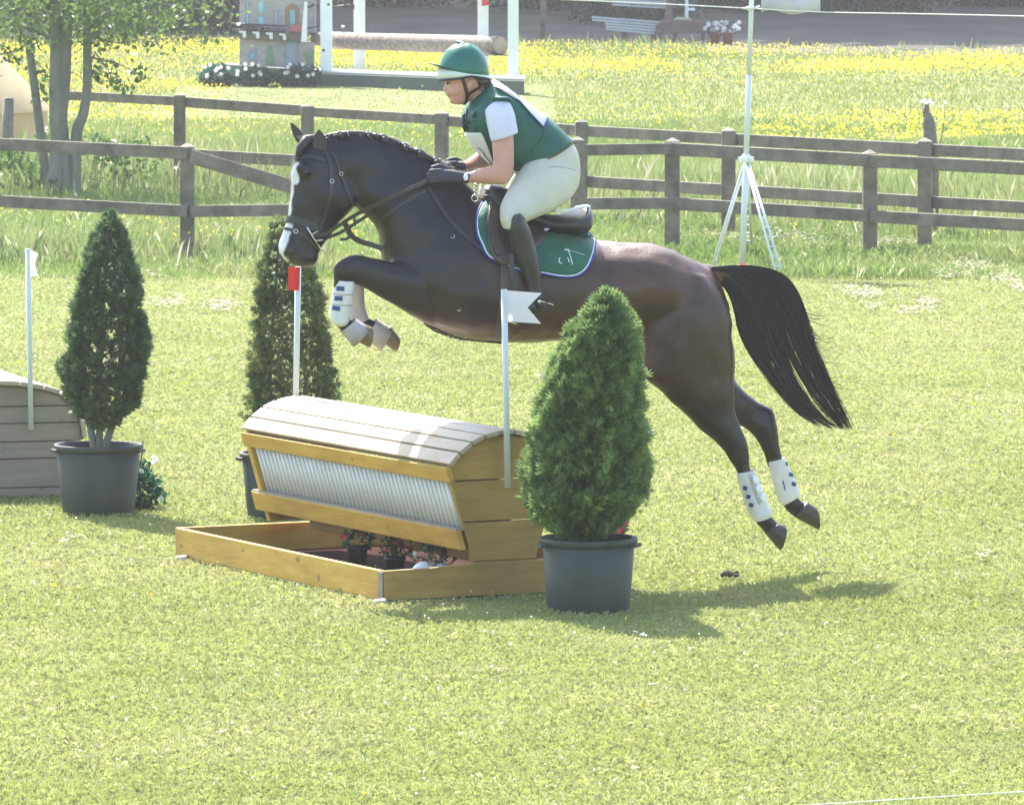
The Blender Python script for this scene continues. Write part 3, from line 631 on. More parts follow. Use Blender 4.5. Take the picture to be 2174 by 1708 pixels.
# ------------------------------------------------------------ cream tent at the left edge
Yq = Yb(60, 305); tc_ = P(-130, 300, Yq); tc_.z = 0
t_ = thing('tent', 'cream canvas tent at the left edge behind the fences', 'tent', tc_)
eave = P(108, 233, Yq).z; rad = P(108, 233, Yq).x - tc_.x; ridge = P(-130, -30, Yq).z; ns = 28
mb = MB(); rs = []
for (rr, z, wv) in ((1.0, eave - .01, .02), (.985, eave + .03, .02), (.80, eave + (ridge - eave) * .20, .0), (.55, eave + (ridge - eave) * .45, 0), (.27, eave + (ridge - eave) * .73, 0), (.02, ridge, 0)):
    rs.append([tc_ + Vector((rad * rr * math.cos(a) * (1 + .008 * (k % 2)), rad * rr * math.sin(a) * (1 + .008 * (k % 2)), z)) for k, a in enumerate(2 * math.pi * i / ns for i in range(ns))])
mb.rings(rs, False); mb.build('canvas_roof', M['canvas'], t_)
mb = MB(); rs = [[tc_ + Vector((rad * .97 * math.cos(2 * math.pi * i / ns), rad * .97 * math.sin(2 * math.pi * i / ns), z)) for i in range(ns)] for z in (0, eave * .5, eave)]
mb.rings(rs, False, False); mb.build('canvas_wall', M['canvas'], t_)

# ------------------------------------------------------------ log jump, castle facade, white posts
Yj = Yb(700, 182); b = G(700, 182)
t_ = thing('log_jump', 'brown log held between four tall white posts above a dark green box base', 'jump', b)
def fb_(x0, y0, x1, y1, dep, z0=None, Y=Yj):     # prism facing the camera from pixel polygon
    pass
def slab(pix, Y, dep, name, m, parent, slope=0.0, bev=.004):
    mb = MB(); pts = [P(x, y, Y + slope * (x - 700) / 140) for x, y in pix]; mb.prism(pts, Vector((0, dep, 0))); return mb.build(name, m, parent, bevel=bev)
sl = -1.45
slab([(477, 137), (668, 150), (668, 190), (500, 182), (490, 178)], Yj, 1.0, 'box_base', M['darkgreen'], t_, sl)
slab([(669, 154), (1113, 170), (1113, 204), (669, 190)], Yj, 1.0, 'box_base', M['darkgreen'], t_, sl)
slab([(667, 150), (1115, 166), (1115, 169.5), (667, 153.5)], Yj - .03, 1.06, 'white_top_board', M['white'], t_, sl, .002)
slab([(666, 155), (1114, 171.5), (1114, 173), (666, 156.5)], Yj - .02, .01, 'white_strip', M['white'], t_, sl, .001)
def wpost(x0, x1, yb, Yo, name='white_post'):
    A_ = P(x0, yb, Yj + Yo); B_ = P(x1, yb, Yj + Yo); T_ = P(x0, -150, Yj + Yo); w_ = (B_.x - A_.x) / 2
    mb = MB(); mb.box(Vector((A_.x + w_, A_.y + w_, (A_.z + T_.z) / 2)), (w_, 0, 0), (0, w_, 0), (0, 0, (T_.z - A_.z) / 2)); return mb.build(name, M['white'], t_, bevel=.01)
pA = wpost(680, 705, 151, .05); wpost(751, 775, 149, .85); wpost(1078, 1101, 166, -3.75); wpost(1014, 1037, 163, -2.4)
mb = MB(); q = P(687, 107, Yj + .05 - .004); mb.ball(q, (.022, 0, 0), (0, .012, 0), (0, 0, .022)); mb.build('bolt', M['darkmetal'], pA); mb = MB(); mb.ball(P(697, 10, Yj + .045), (.02, 0, 0), (0, .012, 0), (0, 0, .02)); mb.build('bolt', M['darkmetal'], pA)
mb = MB(); A_ = P(706, 86, Yj + .55); B_ = P(1062, 97, Yj - 3.0); n = 24; rs = []
d = (B_ - A_).normalized(); u1 = Vector((0, 0, 1)); u2 = d.cross(u1).normalized(); u1 = u2.cross(d)
for i in range(n + 1):
    t = i / n; c = A_ + (B_ - A_) * t; r = (.142 - .012 * (1 - t)) ; rs.append([c + (u1 * math.cos(a) + u2 * math.sin(a)) * r * (1 + .05 * noise.noise(Vector((t * 5, math.cos(a) * 1.5, math.sin(a) * 1.5)))) for a in [2 * math.pi * k / 20 for k in range(20)]])
mb.rings(rs, False); lg = mb.build('log', M['log'], t_)
mb = MB(); mb.ball(B_ + d * .001, u1 * .135, u2 * .135, d * .006, 20, 6); mb.build('log_end', M['logend'], lg)
slab([(1016, 116), (1094, 117), (1094, 119), (1016, 118)], Yj - 3.2, .3, 'support_bar', M['darkmetal'], t_, 0, .001)
mb = MB(); mb.tube([P(662, 82, Yj + .6), P(712, 86, Yj + .55)], [.10, .11], 12); mb.build('log_stub', M['greywood'], t_)
slab([(1023, 0), (1036, 0), (1040, 11), (1023, 13)], Yj - 2.5, .01, 'red_flag', M['red'], t_, 0, 0)
for pts in ([(700, 17), (735, 11), (752, 12), (750, 20)], [(652, 16), (668, 10)], [(735, 11), (722, 0)]): mb = MB(); mb.tube([P(x, y, Yj + .2) for x, y in pts], .014, 6); mb.build('iron_bracket', M['darkmetal'], t_)
mb = MB(); mb.ball(P(728, 57, Yj + .3), (.03, 0, 0), (0, .03, 0), (0, 0, .02)); mb.build('knob', M['white'], t_)
# castle: crop scale, x = 490.4 + .1458*zx ... pixel helper (zoomed photo crop to survey pixels)
def zc(x, y): return (475.4 + .1458 * x, .1458 * y)
cs = thing('toy_castle', 'painted wooden castle facade with balcony, arched door and blue windows, left of the log jump', 'castle prop', P(588, 143, Yj + .15))
Yc = Yj + .12
def cz(poly, Yo, dep, name, m, parent=cs, bev=.003): return slab([zc(x, y) for x, y in poly], Yc + Yo, dep, name, m, parent, 0, bev)
lw = cz([(225, 560), (1310, 625), (1310, 1010), (225, 950)], 0, .5, 'lower_wall', M['castlewall'])
uw = cz([(235, -600), (1330, -600), (1330, 480), (225, 350)], .10, .45, 'upper_wall', M['castlewall'])
cz([(180, 432), (1140, 480), (1130, 618), (225, 556)], -.10, .5, 'dark_band', M['castleroof'])
bl = cz([(120, 425), (950, 465), (950, 478), (120, 440)], -.16, .16, 'balcony_floor', M['darkmetal'], bev=.001)
mb = MB(); mb.tube([P(*zc(100, 340), Yc - .15), P(*zc(940, 385), Yc - .15)], .011, 6)
for k in range(26): mb.tube([P(*zc(110 + 33 * k, 342 + 1.6 * k), Yc - .15), P(*zc(110 + 33 * k, 432 + 1.6 * k), Yc - .15)], .006, 4)
mb.tube([P(*zc(1190, 415), Yc - .15), P(*zc(1390, 385), Yc - .1)], .012, 6)
mb.build('railing', M['darkmetal'], cs)
mb = MB(); mb.ball(P(*zc(935, 350), Yc - .16), (.022, 0, 0), (0, .02, 0), (0, 0, .016)); mb.box(P(*zc(925, 430), Yc - .15), (.03, 0, 0), (0, .03, 0), (0, 0, .09)); mb.build('corner_post', M['castleroof'], cs)
for x in (250, 445, 640, 835):
    y = 450 + (x - 250) * .062; cz([(x - 30, y), (x + 70, y + 3), (x + 72, y + 100), (x + 25, y + 98), (x + 20, y + 35), (x - 28, y + 30)], -.15, .06, 'bracket', M['bib'], bev=.002)
def arch(x0, x1, y0, y1, Yo, m, name, parent, dep=.01):
    r = (x1 - x0) / 2; cx = (x0 + x1) / 2; pts = [(x0, y1), (x1, y1)] + [(cx + r * math.cos(a), y0 + r - r * math.sin(a)) for a in [math.pi * k / 10 for k in range(11)]]
    return cz(pts, Yo, dep, name, m, parent, 0)
dr = arch(895, 1095, 60, 360, .088, M['paintbrown'], 'arched_door', cs); cz([(962, 155), (1035, 155), (1035, 355), (962, 352)], .082, .006, 'door_glass', M['paintglass'], dr, 0)
cz([(960, 385), (1120, 345), (1120, 470), (950, 462)], -.17, .05, 'red_planter', M['paintred'])
for x0, x1, y0, y1, mm in ((305, 385, 15, 130, 'paintblue'), (500, 590, 20, 190, 'paintglass'), (300, 385, 190, 345, 'paintblue'), (490, 580, 245, 360, 'paintglass'), (720, 795, 150, 350, 'paintblue')):
    wd = arch(x0, x1, y0, y1, .089, M[mm], 'window', cs)
    cz([((x0 + x1) / 2 - 3, y0 + 30), ((x0 + x1) / 2 + 3, y0 + 30), ((x0 + x1) / 2 + 3, y1), ((x0 + x1) / 2 - 3, y1)], .084, .004, 'glazing_bar', M['bib'], wd, 0)
wd = cz([(372, 718), (480, 718), (478, 880), (374, 878)], -.012, .01, 'window', M['paintblue'], cs, 0); cz([(388, 790), (440, 788), (440, 865), (388, 862)], -.016, .003, 'pane', M['paintglass'], wd, 0)
cz([(650, 640), (700, 690), (750, 960), (600, 950)], -.012, .01, 'painted_cypress', M['paintgreen'], cs, 0)
cz([(915, 560), (1070, 560), (1060, 1000), (905, 990)], -.06, .06, 'blue_tower', M['paintblue'], cs, .002)
cz([(1145, 770), (1305, 720), (1305, 1010), (1250, 1005)], -.012, .01, 'painted_bush', M['paintgreen'], cs, 0)
cz([(1170, 30), (1215, 30), (1205, 615), (1120, 610)], -.2, .05, 'white_column', M['white'], cs, .002)
fbx = P(560, 180, Yj - .35)
for i, (x, rr, lb) in enumerate(((462, .20, 'dark leafy shrub with pale blooms at the left end of the castle base'), (540, .26, 'dark leafy shrub with white blooms below the castle window'), (632, .26, 'dark leafy shrub with white blooms at the right foot of the castle'))):
    c = P(x, 182, Yj - .4); c.z = 0; f_ = thing('flower_bush', lb, 'bush', c, 'flowering bushes below the castle')
    leafy(f_, c + Vector((0, 0, .14)), rr * 1.35, .2, .17, 1100, (.015, .05, .035), (.05, .13, .09), .06, 40 + i)
    blooms(f_, [c + Vector((random.uniform(-1, 1) * rr, -.22, random.uniform(.12, .36))) for _ in range(9)], .035, M['flowerwhite'])

# ------------------------------------------------------------ picnic bench, dark table, pots by the road
def zq(x, y): return (1125 + .21866 * x, .21866 * y)
Yp = Yb(1330, 88); t_ = thing('picnic_table', 'pale slatted picnic bench in the shade at the road edge', 'picnic table', G(1330, 88))
for k in range(5):
    y0 = 158 + k * 27; slab([zq(600 + 5 * k + (0 if k < 2 else 120), y0 + (0 if k < 2 else 9)), zq(1290 - 20 * k, y0 + 52), zq(1288 - 20 * k, y0 + 72), zq(600 + 5 * k + (0 if k < 2 else 120), y0 + 20 + (0 if k < 2 else 9))], Yp - .06 * k, .05, 'seat_slat', M['slat'], t_, 0, .002)
for k in range(4):
    y0 = -60 + k * 26; slab([zq(800, y0 + 20), zq(1335, y0 + 52), zq(1335, y0 + 70), zq(800, y0 + 38)], Yp + .5 - .05 * k, .05, 'table_slat', M['slat'], t_, 0, .002)
for x in (900, 1180):
    slab([zq(x, 300), zq(x + 40, 300), zq(x + 50, 420), zq(x - 10, 420)], Yp + .05, .08, 'leg', M['darkbench'], t_, 0, .003)
slab([zq(1340, -80), zq(1400, -80), zq(1370, 220), zq(1300, 220)], Yp + .12, .08, 'brace', M['darkbench'], t_, 0, .003)
t2 = thing('low_table', 'low dark rounded wooden table right of the pale slatted bench', 'table', G(1455, 92))
slab([zq(1215, 330), zq(1225, 250), zq(1290, 205), zq(1500, 195), zq(1720, 215), zq(1800, 245), zq(1760, 320)], Yp - .4, .5, 'table_top', M['darkbench'], t2, 0, .01)
for x in (1240, 1390, 1740): slab([zq(x, 310), zq(x + 45, 310), zq(x + 35, 440), zq(x + 10, 440)], Yp - .35, .08, 'leg', M['darkbench'], t2, 0, .003)
slab([zq(1440, 165), zq(1560, 175), zq(1575, 200), zq(1390, 190)], Yp - .1, .2, 'cloth', M['roofwood'], t2, 0, 0)
slab([zq(1640, 100), zq(1690, 100), zq(1700, 420), zq(1670, 420)], Yp + .4, .08, 'backrest_post', M['darkbench'], t2, 0, .003)
mb = MB(); b = G(1458, 55); mb.box(P(1458, 10, b.y), (.035, 0, 0), (0, .02, 0), (0, 0, .5)); mb.box(P(1465, 20, b.y), (.10, 0, 0), (0, .015, 0), (0, 0, .03)); tag(mb.build('white_stake', M['white'], base=b, bevel=.003), 'short white stake with a foot, behind the dark low table', 'stake')
flower_pot(1517, 90, .11, .20, 'terracotta pot with pale blooms left of its twin, by the dark low table', M['flowerwhite'], 10, .05, ((.03, .06, .06), (.08, .14, .13)), M['terracotta'], G(1517, 93), 1.7, 'flower pots by the road')
flower_pot(1545, 92, .11, .22, 'terracotta pot with taller pale blooms, nearest the white mast', M['flowerwhite'], 16, .05, ((.03, .06, .06), (.08, .14, .13)), M['terracotta'], G(1545, 94), 2.0, 'flower pots by the road')

# ------------------------------------------------------------ multi-stem tree at left
def leaf_cloud(parent, centers, n, size, lo, hi, seed, part='crown', m=None, spread=.22, droop=.4):
    g = np.random.default_rng(seed); cs_ = np.array(centers); idx = g.integers(0, len(cs_), n)
    p = cs_[idx] + g.normal(0, 1, (n, 3)) * spread * np.array([1, 1, .8]); a = g.normal(0, 1, (n, 3)); a[:, 2] -= droop; a /= np.linalg.norm(a, axis=1)[:, None]
    q = g.normal(0, 1, (n, 3)); b = np.cross(a, q); b /= np.linalg.norm(b, axis=1)[:, None]; s = (size * (.6 + .8 * g.random(n)))[:, None]
    V = np.stack([p, p + a * s * .5 + b * s * .34, p + a * s, p + a * s * .5 - b * s * .34], 1).reshape(-1, 3); Fc = np.arange(4 * n).reshape(-1, 4)
    tone = np.clip(g.random(n) * .7 + .3 * g.random(len(cs_))[idx], 0, 1)[:, None]; cc = np.array(lo) * (1 - tone) + np.array(hi) * tone
    Cc = np.repeat(np.hstack([cc, np.ones((n, 1))]), 4, 0); return np_mesh(part, V, Fc, 4, m or M['leaf'], Cc, parent=parent)
Yt2 = Yb(150, 418); bt = G(140, 418); t_ = thing('tree', 'broadleaf tree with several grey stems in long grass at the left', 'tree', bt)
def stem(pts, r0, r1, mb, wob=.02):
    q = [P(x, y, Yt2 + dy) for x, y, dy in pts]; s = crom([tuple(v) for v in q], 6); n = len(s)
    mb.tube([Vector(v) for v in s], [r0 + (r1 - r0) * i / (n - 1) for i in range(n)], 12)
mb = MB()
stem([(132, 425, 0), (131, 340, 0), (124, 260, 0), (122, 170, 0), (121, 90, 0), (112, 20, 0), (104, -60, -.1), (90, -260, -.3)], .115, .045, mb)
stem([(127, 250, .0), (136, 170, 0), (140, 90, 0), (143, 0, .1), (150, -120, .3), (165, -300, .4)], .075, .035, mb)
stem([(158, 420, 0), (160, 340, 0), (164, 275, 0), (177, 240, 0), (185, 180, 0), (185, 80, 0), (184, 0, 0), (195, -150, 0), (210, -300, 0)], .068, .03, mb)
stem([(105, 415, .1), (92, 330, .1), (78, 220, .1), (66, 130, .1), (60, 88, .1)], .05, .04, mb)
stem([(117, 300, .0), (116, 350, -.05), (114, 385, -.1)], .06, .06, mb)
br = [([(122, 110, 0), (95, 75, -.2), (40, 55, -.4), (-20, 35, -.5)], .03), ([(143, 75, 0), (160, 50, .2), (185, 30, .4)], .025), ([(186, 75, 0), (205, 45, .1), (232, 20, .2), (265, -20, .3)], .03), ([(186, 120, 0), (215, 128, -.1), (250, 135, -.2), (295, 160, -.2)], .014),
      ([(120, 30, 0), (70, -10, 0), (30, -30, .3)], .03), ([(185, 0, 0), (260, -20, -.3), (340, 0, -.5), (400, 30, -.6)], .025), ([(200, 110, 0), (230, 150, 0), (238, 175, 0)], .009), ([(140, 150, 0), (165, 160, -.1), (200, 190, -.1)], .008), ([(66, 130, .1), (95, 150, 0), (105, 195, -.1)], .007),
      ([(265, -20, .3), (340, 10, .3), (420, 20, .3), (470, 10, .3)], .02), ([(60, 90, .1), (30, 110, 0), (-10, 115, 0)], .012)]
for pts, r in br: stem(pts, r, .004, mb)
mb.build('trunk', M['bark'], t_)
cen = []; g_ = np.random.default_rng(5)
def scat(n, x0, x1, y0, y1, dy=1.0):
    for _ in range(n): cen.append(tuple(P(g_.uniform(x0, x1), g_.uniform(y0, y1), Yt2 + g_.normal(0, dy * .6))))
scat(90, -80, 480, -120, 30, 1.5); scat(34, -60, 250, 10, 60, 1.0); scat(14, 180, 440, 0, 55, 1.0); scat(90, -150, 480, -380, -120, 1.8); scat(40, -100, 380, -560, -380, 1.2)
few = [(20, 110), (40, 125), (5, 120), (65, 100), (95, 150), (102, 175), (100, 195), (205, 140), (215, 150), (228, 158), (240, 165), (245, 180), (262, 190), (285, 165), (295, 155), (300, 160), (232, 128), (200, 165), (190, 150), (205, 90), (225, 95), (215, 70), (60, 75), (40, 60), (165, 85), (95, 210), (275, 185), (250, 60), (290, 55), (255, 90)]
leaf_cloud(t_, cen, 10500, .066, (.06, .10, .03), (.20, .29, .08), 3)
cen2 = [tuple(P(x, y, Yt2 + random.uniform(-.3, .3))) for x, y in few]
leaf_cloud(t_, cen2, 520, .06, (.03, .07, .015), (.10, .18, .035), 4, part='low_leaves', spread=.055)
for i, (x, y, hgt, lb) in enumerate(((35, 415, .5, 'leafy weeds in long grass left of the tree stems'), (235, 412, .6, 'tall weeds with yellow flowers right of the tree stems'))):
    b = G(x, y); f_ = thing('weed_clump', lb, 'plant', b)
    leaf_cloud(f_, [tuple(b + Vector((g_.normal(0, .25), g_.normal(0, .2), g_.uniform(.05, hgt)))) for _ in range(26)], 700, .06, (.05, .10, .02), (.13, .22, .05), 50 + i, part='foliage', spread=.06)
    for k in range(9): mb = MB(); q = b + Vector((g_.normal(0, .22), g_.normal(0, .15), 0)); mb.tube([q, q + Vector((.02, 0, hgt * .6)), q + Vector((g_.normal(0, .05), 0, hgt * 1.1))], .004, 4); mb.build('stem', M['paintgreen'], f_)

# ------------------------------------------------------------ shrubs and big trees beyond the road
def shrub(cx_, cy_, rx, rz, label, seed, lo=(.012, .03, .018), hi=(.05, .10, .04), n=2600, dy=1.2, grp='dark shrubs beyond the meadow'):
    c = Vector((cx_, cy_, 0)); s_ = thing('shrub', label, 'shrub', c, grp)
    g = np.random.default_rng(seed); cc = []
    for _ in range(60):
        d = g.normal(0, 1, 3); d /= np.linalg.norm(d); d *= g.uniform(.5, 1) ; cc.append((cx_ + d[0] * rx, cy_ + d[1] * dy, max(.1, rz * (.5 + .5 * d[2]))))
    leaf_cloud(s_, cc, n, .14, lo, hi, seed, part='foliage', spread=.22, droop=0)
    mb = MB()
    for k in range(5): a = k * 1.3; mb.tube([c, c + Vector((math.cos(a) * rx * .3, math.sin(a) * .3, rz * .4)), c + Vector((math.cos(a) * rx * .6, math.sin(a) * .6, rz * .8))], [.05, .03, .01], 6)
    mb.build('trunk', M['bark'], s_)
for i, (x, yb, rx, rz, lb) in enumerate(((215, 60, 1.1, 1.6, 'dark shrub behind the leaves right of the tree stems'), (310, 66, 1.2, 1.9, 'second dark shrub from the left beyond the flower meadow'), (400, 72, 1.1, 2.0, 'dark shrub beyond the yellow flowers, midway between tree and castle'), (480, 74, 1.0, 2.0, 'dark shrub touching the left side of the toy castle'),
        (60, 45, 1.6, 1.8, 'dark shrub behind the upper leaves at the far left'))):
    q = G(x, yb); shrub(q.x, q.y + .6, rx, rz, lb, 60 + i)
for i, (x, yb, rx, rz, lb) in enumerate(((1345, 52, 1.2, .6, 'low dark shrub with white blooms behind the pale slatted bench'), (1180, 22, 1.5, .7, 'low shrub in shade above the grey post right of the log jump'), (1690, 24, 1.6, .5, 'low dark shrub beyond the road below the banner'), (1860, 26, 1.8, .5, 'low dark shrub beyond the road right of the banner'), (1560, 20, 1.2, .5, 'low dark shrub beyond the road behind the white mast'), (2100, 14, 1.4, .4, 'low green shrub beyond the road at the top right corner'), (850, 15, 2.6, .6, 'low green shrub beyond the road seen over the log'))):
    q = G(x, yb); shrub(q.x, q.y, rx, rz, lb, 80 + i, n=1300, dy=.7, lo=(.012, .035, .018), hi=(.04, .09, .03))
gg = np.random.default_rng(2); cc = []
t0_ = thing('tall_tree', 'tall shade tree beyond the road, leftmost of the row', 'tree', (-26, 170, 0), 'tall trees beyond the road')
mb = MB(); mb.tube([Vector((-26, 170, 0)), Vector((-26.1, 170, 3)), Vector((-25.8, 170, 7)), Vector((-26, 170, 13))], [.26, .22, .18, .08], 12)
for k in range(12):
    a = k * .9; z = 4 + k * .8; mb.tube([Vector((-26, 170, z)), Vector((-26 + 3 * math.cos(a), 170 + 3 * math.sin(a), z + 1.5)), Vector((-26 + 6 * math.cos(a), 170 + 6 * math.sin(a), z + 2.2))], [.10, .06, .03], 6)
mb.build('trunk', M['bark'], t0_)
for _ in range(330):
    d = gg.normal(0, 1, 3); d /= np.linalg.norm(d); d *= gg.uniform(.3, 1) ** .4; cc.append((-26 + d[0] * 8.5, 170 + d[1] * 8.5, 10.5 + d[2] * 7.2))
leaf_cloud(t0_, cc, 17000, .5, (.02, .05, .012), (.09, .16, .03), 9, spread=.8)
t0_.scale = (2, 2, 2); t0_.location = (-38, 166, 0)
src = [t0_] + list(t0_.children)
for i, (X, Y, sc_, lb) in enumerate(((-22, 168, 2.0, 'tall shade tree beyond the road, behind the toy castle'), (-6, 166, 2.0, 'tall shade tree beyond the road, behind the log jump'), (9, 168, 2.0, 'tall shade tree beyond the road, behind the white mast'), (24, 166, 2.0, 'tall shade tree beyond the road at the far right'), (-14, 184, 2.2, 'tall shade tree at the back, behind the left half of the row'), (2, 186, 2.2, 'tall shade tree at the back, behind the middle of the row'), (18, 184, 2.2, 'tall shade tree at the back, behind the right half of the row'))):
    r = t0_.copy(); C.objects.link(r); r.location = (X, Y, 0); r.scale = (sc_,) * 3; r.rotation_euler.z = i * 1.7; r['label'] = lb
    for ch in src[1:]:
        c = ch.copy(); C.objects.link(c); c.parent = r
# ------------------------------------------------------------ horse
HA = R(12)
HO = P(800, 854, 33.4); HO.z = 0
hu = Vector((-math.cos(HA), -math.sin(HA), 0)); hn = Vector((math.sin(HA), -math.cos(HA), 0))   # heading, lateral towards camera
def HP(x, y, w=0.0): return plane_hit(x, y, HO + hn * w, hn)
def ringpts(a, b, lat, hw, n=24, ex=2.0, egg=0.0, egg2=0.0):
    c = (a + b) / 2; v = (a - b) / 2; out = []
    for k in range(n):
        t = 2 * math.pi * k / n; ct, st = math.cos(t), math.sin(t)
        cc = math.copysign(abs(ct) ** (2 / ex), ct); ss = math.copysign(abs(st) ** (2 / ex), st)
        out.append(c + v * cc + lat * (hw * ss * (1 - egg * ct)))
    return out
def loftpx(mb, st, sub=4, lat=None, n=24, ex=2.1, mirror=False):
    """st: (x0,y0, x1,y1, hw, w[, egg]) ; edge 0 / edge 1 pixel pairs"""
    lat = lat or hn; S = [tuple(s) + (0.0,) * (7 - len(s)) for s in st]; rings = []
    for s in crom(S, sub):
        a = HP(s[0], s[1], s[5]); b = HP(s[2], s[3], s[5]); rings.append(ringpts(a, b, lat, max(s[4], .004), n, ex, s[6]))
    if mirror: rings = [[mirr(p) for p in r][::-1] for r in rings]
    mb.rings(rings, True)
def mirr(p): return p - hn * (2 * (p - HO).dot(hn))
def remeshed(mb, voxel, smooth, name):
    me = mb.mesh(name + '_raw'); o = bpy.data.objects.new(name + '_raw', me); C.objects.link(o)
    m = o.modifiers.new('r', 'REMESH'); m.mode = 'VOXEL'; m.voxel_size = voxel; m.use_smooth_shade = True
    s = o.modifiers.new('s', 'SMOOTH'); s.factor = .5; s.iterations = smooth
    dg = bpy.context.evaluated_depsgraph_get(); ev = o.evaluated_get(dg)
    me2 = bpy.data.meshes.new_from_object(ev); bpy.data.objects.remove(o); bpy.data.meshes.remove(me); me2.name = name
    me2.polygons.foreach_set('use_smooth', np.ones(len(me2.polygons), bool)); return me2
def bvh_of(me): return BVHTree.FromPolygons([v.co.copy() for v in me.vertices], [tuple(p.vertices) for p in me.polygons])

hb = MB()
# trunk
loftpx(hb, [(846, 470, 815, 560, .06, 0), (882, 398, 820, 600, .14, 0, .2), (935, 388, 850, 652, .20, 0, .3), (985, 396, 905, 690, .245, 0, .35), (1035, 428, 975, 713, .275, 0, .3), (1095, 460, 1050, 726, .295, 0, .2),
            (1150, 486, 1120, 728, .30, 0, .12), (1210, 503, 1195, 725, .295, 0, .08), (1265, 509, 1262, 714, .285, 0, .05), (1330, 513, 1325, 704, .275, 0, .02), (1395, 520, 1385, 705, .27, 0, .0),
            (1450, 540, 1435, 735, .25, 0, .05), (1497, 566, 1482, 760, .21, 0, .1), (1528, 600, 1520, 775, .15, 0, .1), (1543, 640, 1540, 770, .08, 0)], n=40)
# neck
loftpx(hb, [(690, 290, 742, 425, .062, 0), (740, 282, 765, 445, .075, 0, .25), (800, 287, 785, 463, .088, 0, .35), (850, 306, 800, 486, .105, 0, .35), (905, 334, 808, 520, .13, 0, .35), (960, 366, 813, 565, .16, 0, .35), (1010, 405, 822, 610, .19, 0, .35)], n=32)
# head, turned a little towards the camera
ha = R(14); hl = Matrix.Rotation(ha, 3, 'Z') @ hn
loftpx(hb, [(700, 290, 742, 428, .062, .0), (655, 300, 752, 432, .082, .0, -.05), (632, 326, 745, 447, .098, .005), (620, 362, 724, 470, .098, .012, -.1), (616, 395, 704, 497, .080, .02, -.1), (614, 430, 688, 515, .066, .03, -.05),
            (608, 465, 679, 528, .057, .035), (600, 497, 674, 541, .052, .04, .0), (594, 522, 670, 556, .054, .045), (598, 542, 660, 565, .046, .045), (611, 556, 645, 566, .028, .045)], lat=hl, n=28)
def blob(x, y, w, rx, ry, rw, ang=0, mbx=None, lat=None):
    c = HP(x, y, w); a = math.radians(ang); ax = (-hu) * math.cos(a) - ez * math.sin(a); ay = -(-hu) * math.sin(a) * 1 - ez * math.cos(a); s = 1 / 440
    (mbx or hb).ball(c, ax * rx * s, ay * ry * s, (lat or hn) * rw, 20, 12)
# muscle masses: jowl, eye orbits, nostril, shoulder, stifle
for s in (1, -1):
    blob(722, 420, .055 * s, 34, 40, .045, 30); blob(645, 362, .068 * s + .01, 20, 15, .028, 30); blob(616, 532, .04 + .035 * s, 16, 20, .019, 20); blob(668, 425, .04 * s + .018, 8, 50, .035, -25)
    blob(918, 545, .115 * s, 60, 95, .085, -20); blob(1440, 668, .115 * s, 90, 92, .115, 25)
# hind legs: near then far
A = [(1400, 560, 1500, 585, .07, .12), (1380, 640, 1548, 652, .12, .14), (1362, 720, 1555, 722, .135, .14), (1361, 785, 1556, 778, .115, .14), (1392, 823, 1556, 815, .095, .15), (1443, 868, 1558, 848, .075, .15), (1487, 911, 1562, 872, .056, .15),
     (1520, 940, 1571, 895, .044, .15), (1544, 967, 1579, 914, .040, .15), (1557, 991, 1588, 945, .034, .15), (1567, 1013, 1596, 990, .028, .15), (1584, 1056, 1611, 1046, .026, .15), (1601, 1098, 1628, 1087, .026, .15), (1609, 1114, 1640, 1101, .032, .15), (1618, 1126, 1646, 1107, .027, .15), (1624, 1136, 1652, 1112, .032, .15), (1632, 1146, 1660, 1118, .034, .15)]
B = [(1400, 600, 1530, 640, .1, -.12), (1385, 740, 1560, 742, .12, -.14), (1430, 832, 1560, 800, .10, -.14), (1500, 882, 1578, 828, .08, -.14), (1560, 902, 1603, 849, .055, -.14), (1590, 916, 1628, 860, .044, -.14), (1608, 936, 1643, 872, .042, -.14), (1619, 958, 1648, 899, .036, -.14),
     (1628, 982, 1660, 965, .030, -.14), (1645, 1032, 1679, 1017, .027, -.14), (1660, 1070, 1691, 1052, .027, -.14), (1668, 1085, 1702, 1062, .032, -.14), (1680, 1096, 1706, 1066, .027, -.14), (1690, 1100, 1716, 1068, .033, -.14), (1700, 1106, 1724, 1075, .035, -.14)]
loftpx(hb, A, 3, n=20); loftpx(hb, B, 3, n=20)
# forelegs
NF = [(935, 560, 915, 690, .09, .12), (880, 558, 880, 672, .08, .14), (830, 553, 820, 640, .064, .15), (790, 546, 778, 616, .052, .15), (755, 540, 745, 603, .045, .15), (728, 546, 735, 606, .043, .15), (710, 566, 738, 604, .038, .15), (708, 590, 742, 606, .032, .15), (707, 625, 737, 633, .026, .15), (704, 660, 735, 664, .026, .15), (708, 684, 744, 676, .031, .15), (724, 702, 752, 680, .027, .15), (738, 715, 768, 690, .032, .15), (755, 726, 776, 700, .033, .15)]
FFr = [(950, 560, 925, 680, .085, -.12), (890, 565, 885, 660, .075, -.13), (830, 562, 822, 628, .056, -.13), (785, 555, 775, 612, .046, -.13), (758, 560, 752, 612, .042, -.13), (738, 580, 768, 612, .036, -.13), (738, 620, 766, 628, .027, -.13), (742, 660, 770, 662, .027, -.13), (752, 690, 780, 672, .031, -.13), (770, 706, 796, 680, .027, -.13), (792, 716, 818, 688, .032, -.13), (808, 726, 830, 700, .033, -.13)]
loftpx(hb, NF, 3, n=18); loftpx(hb, FFr, 3, n=18)
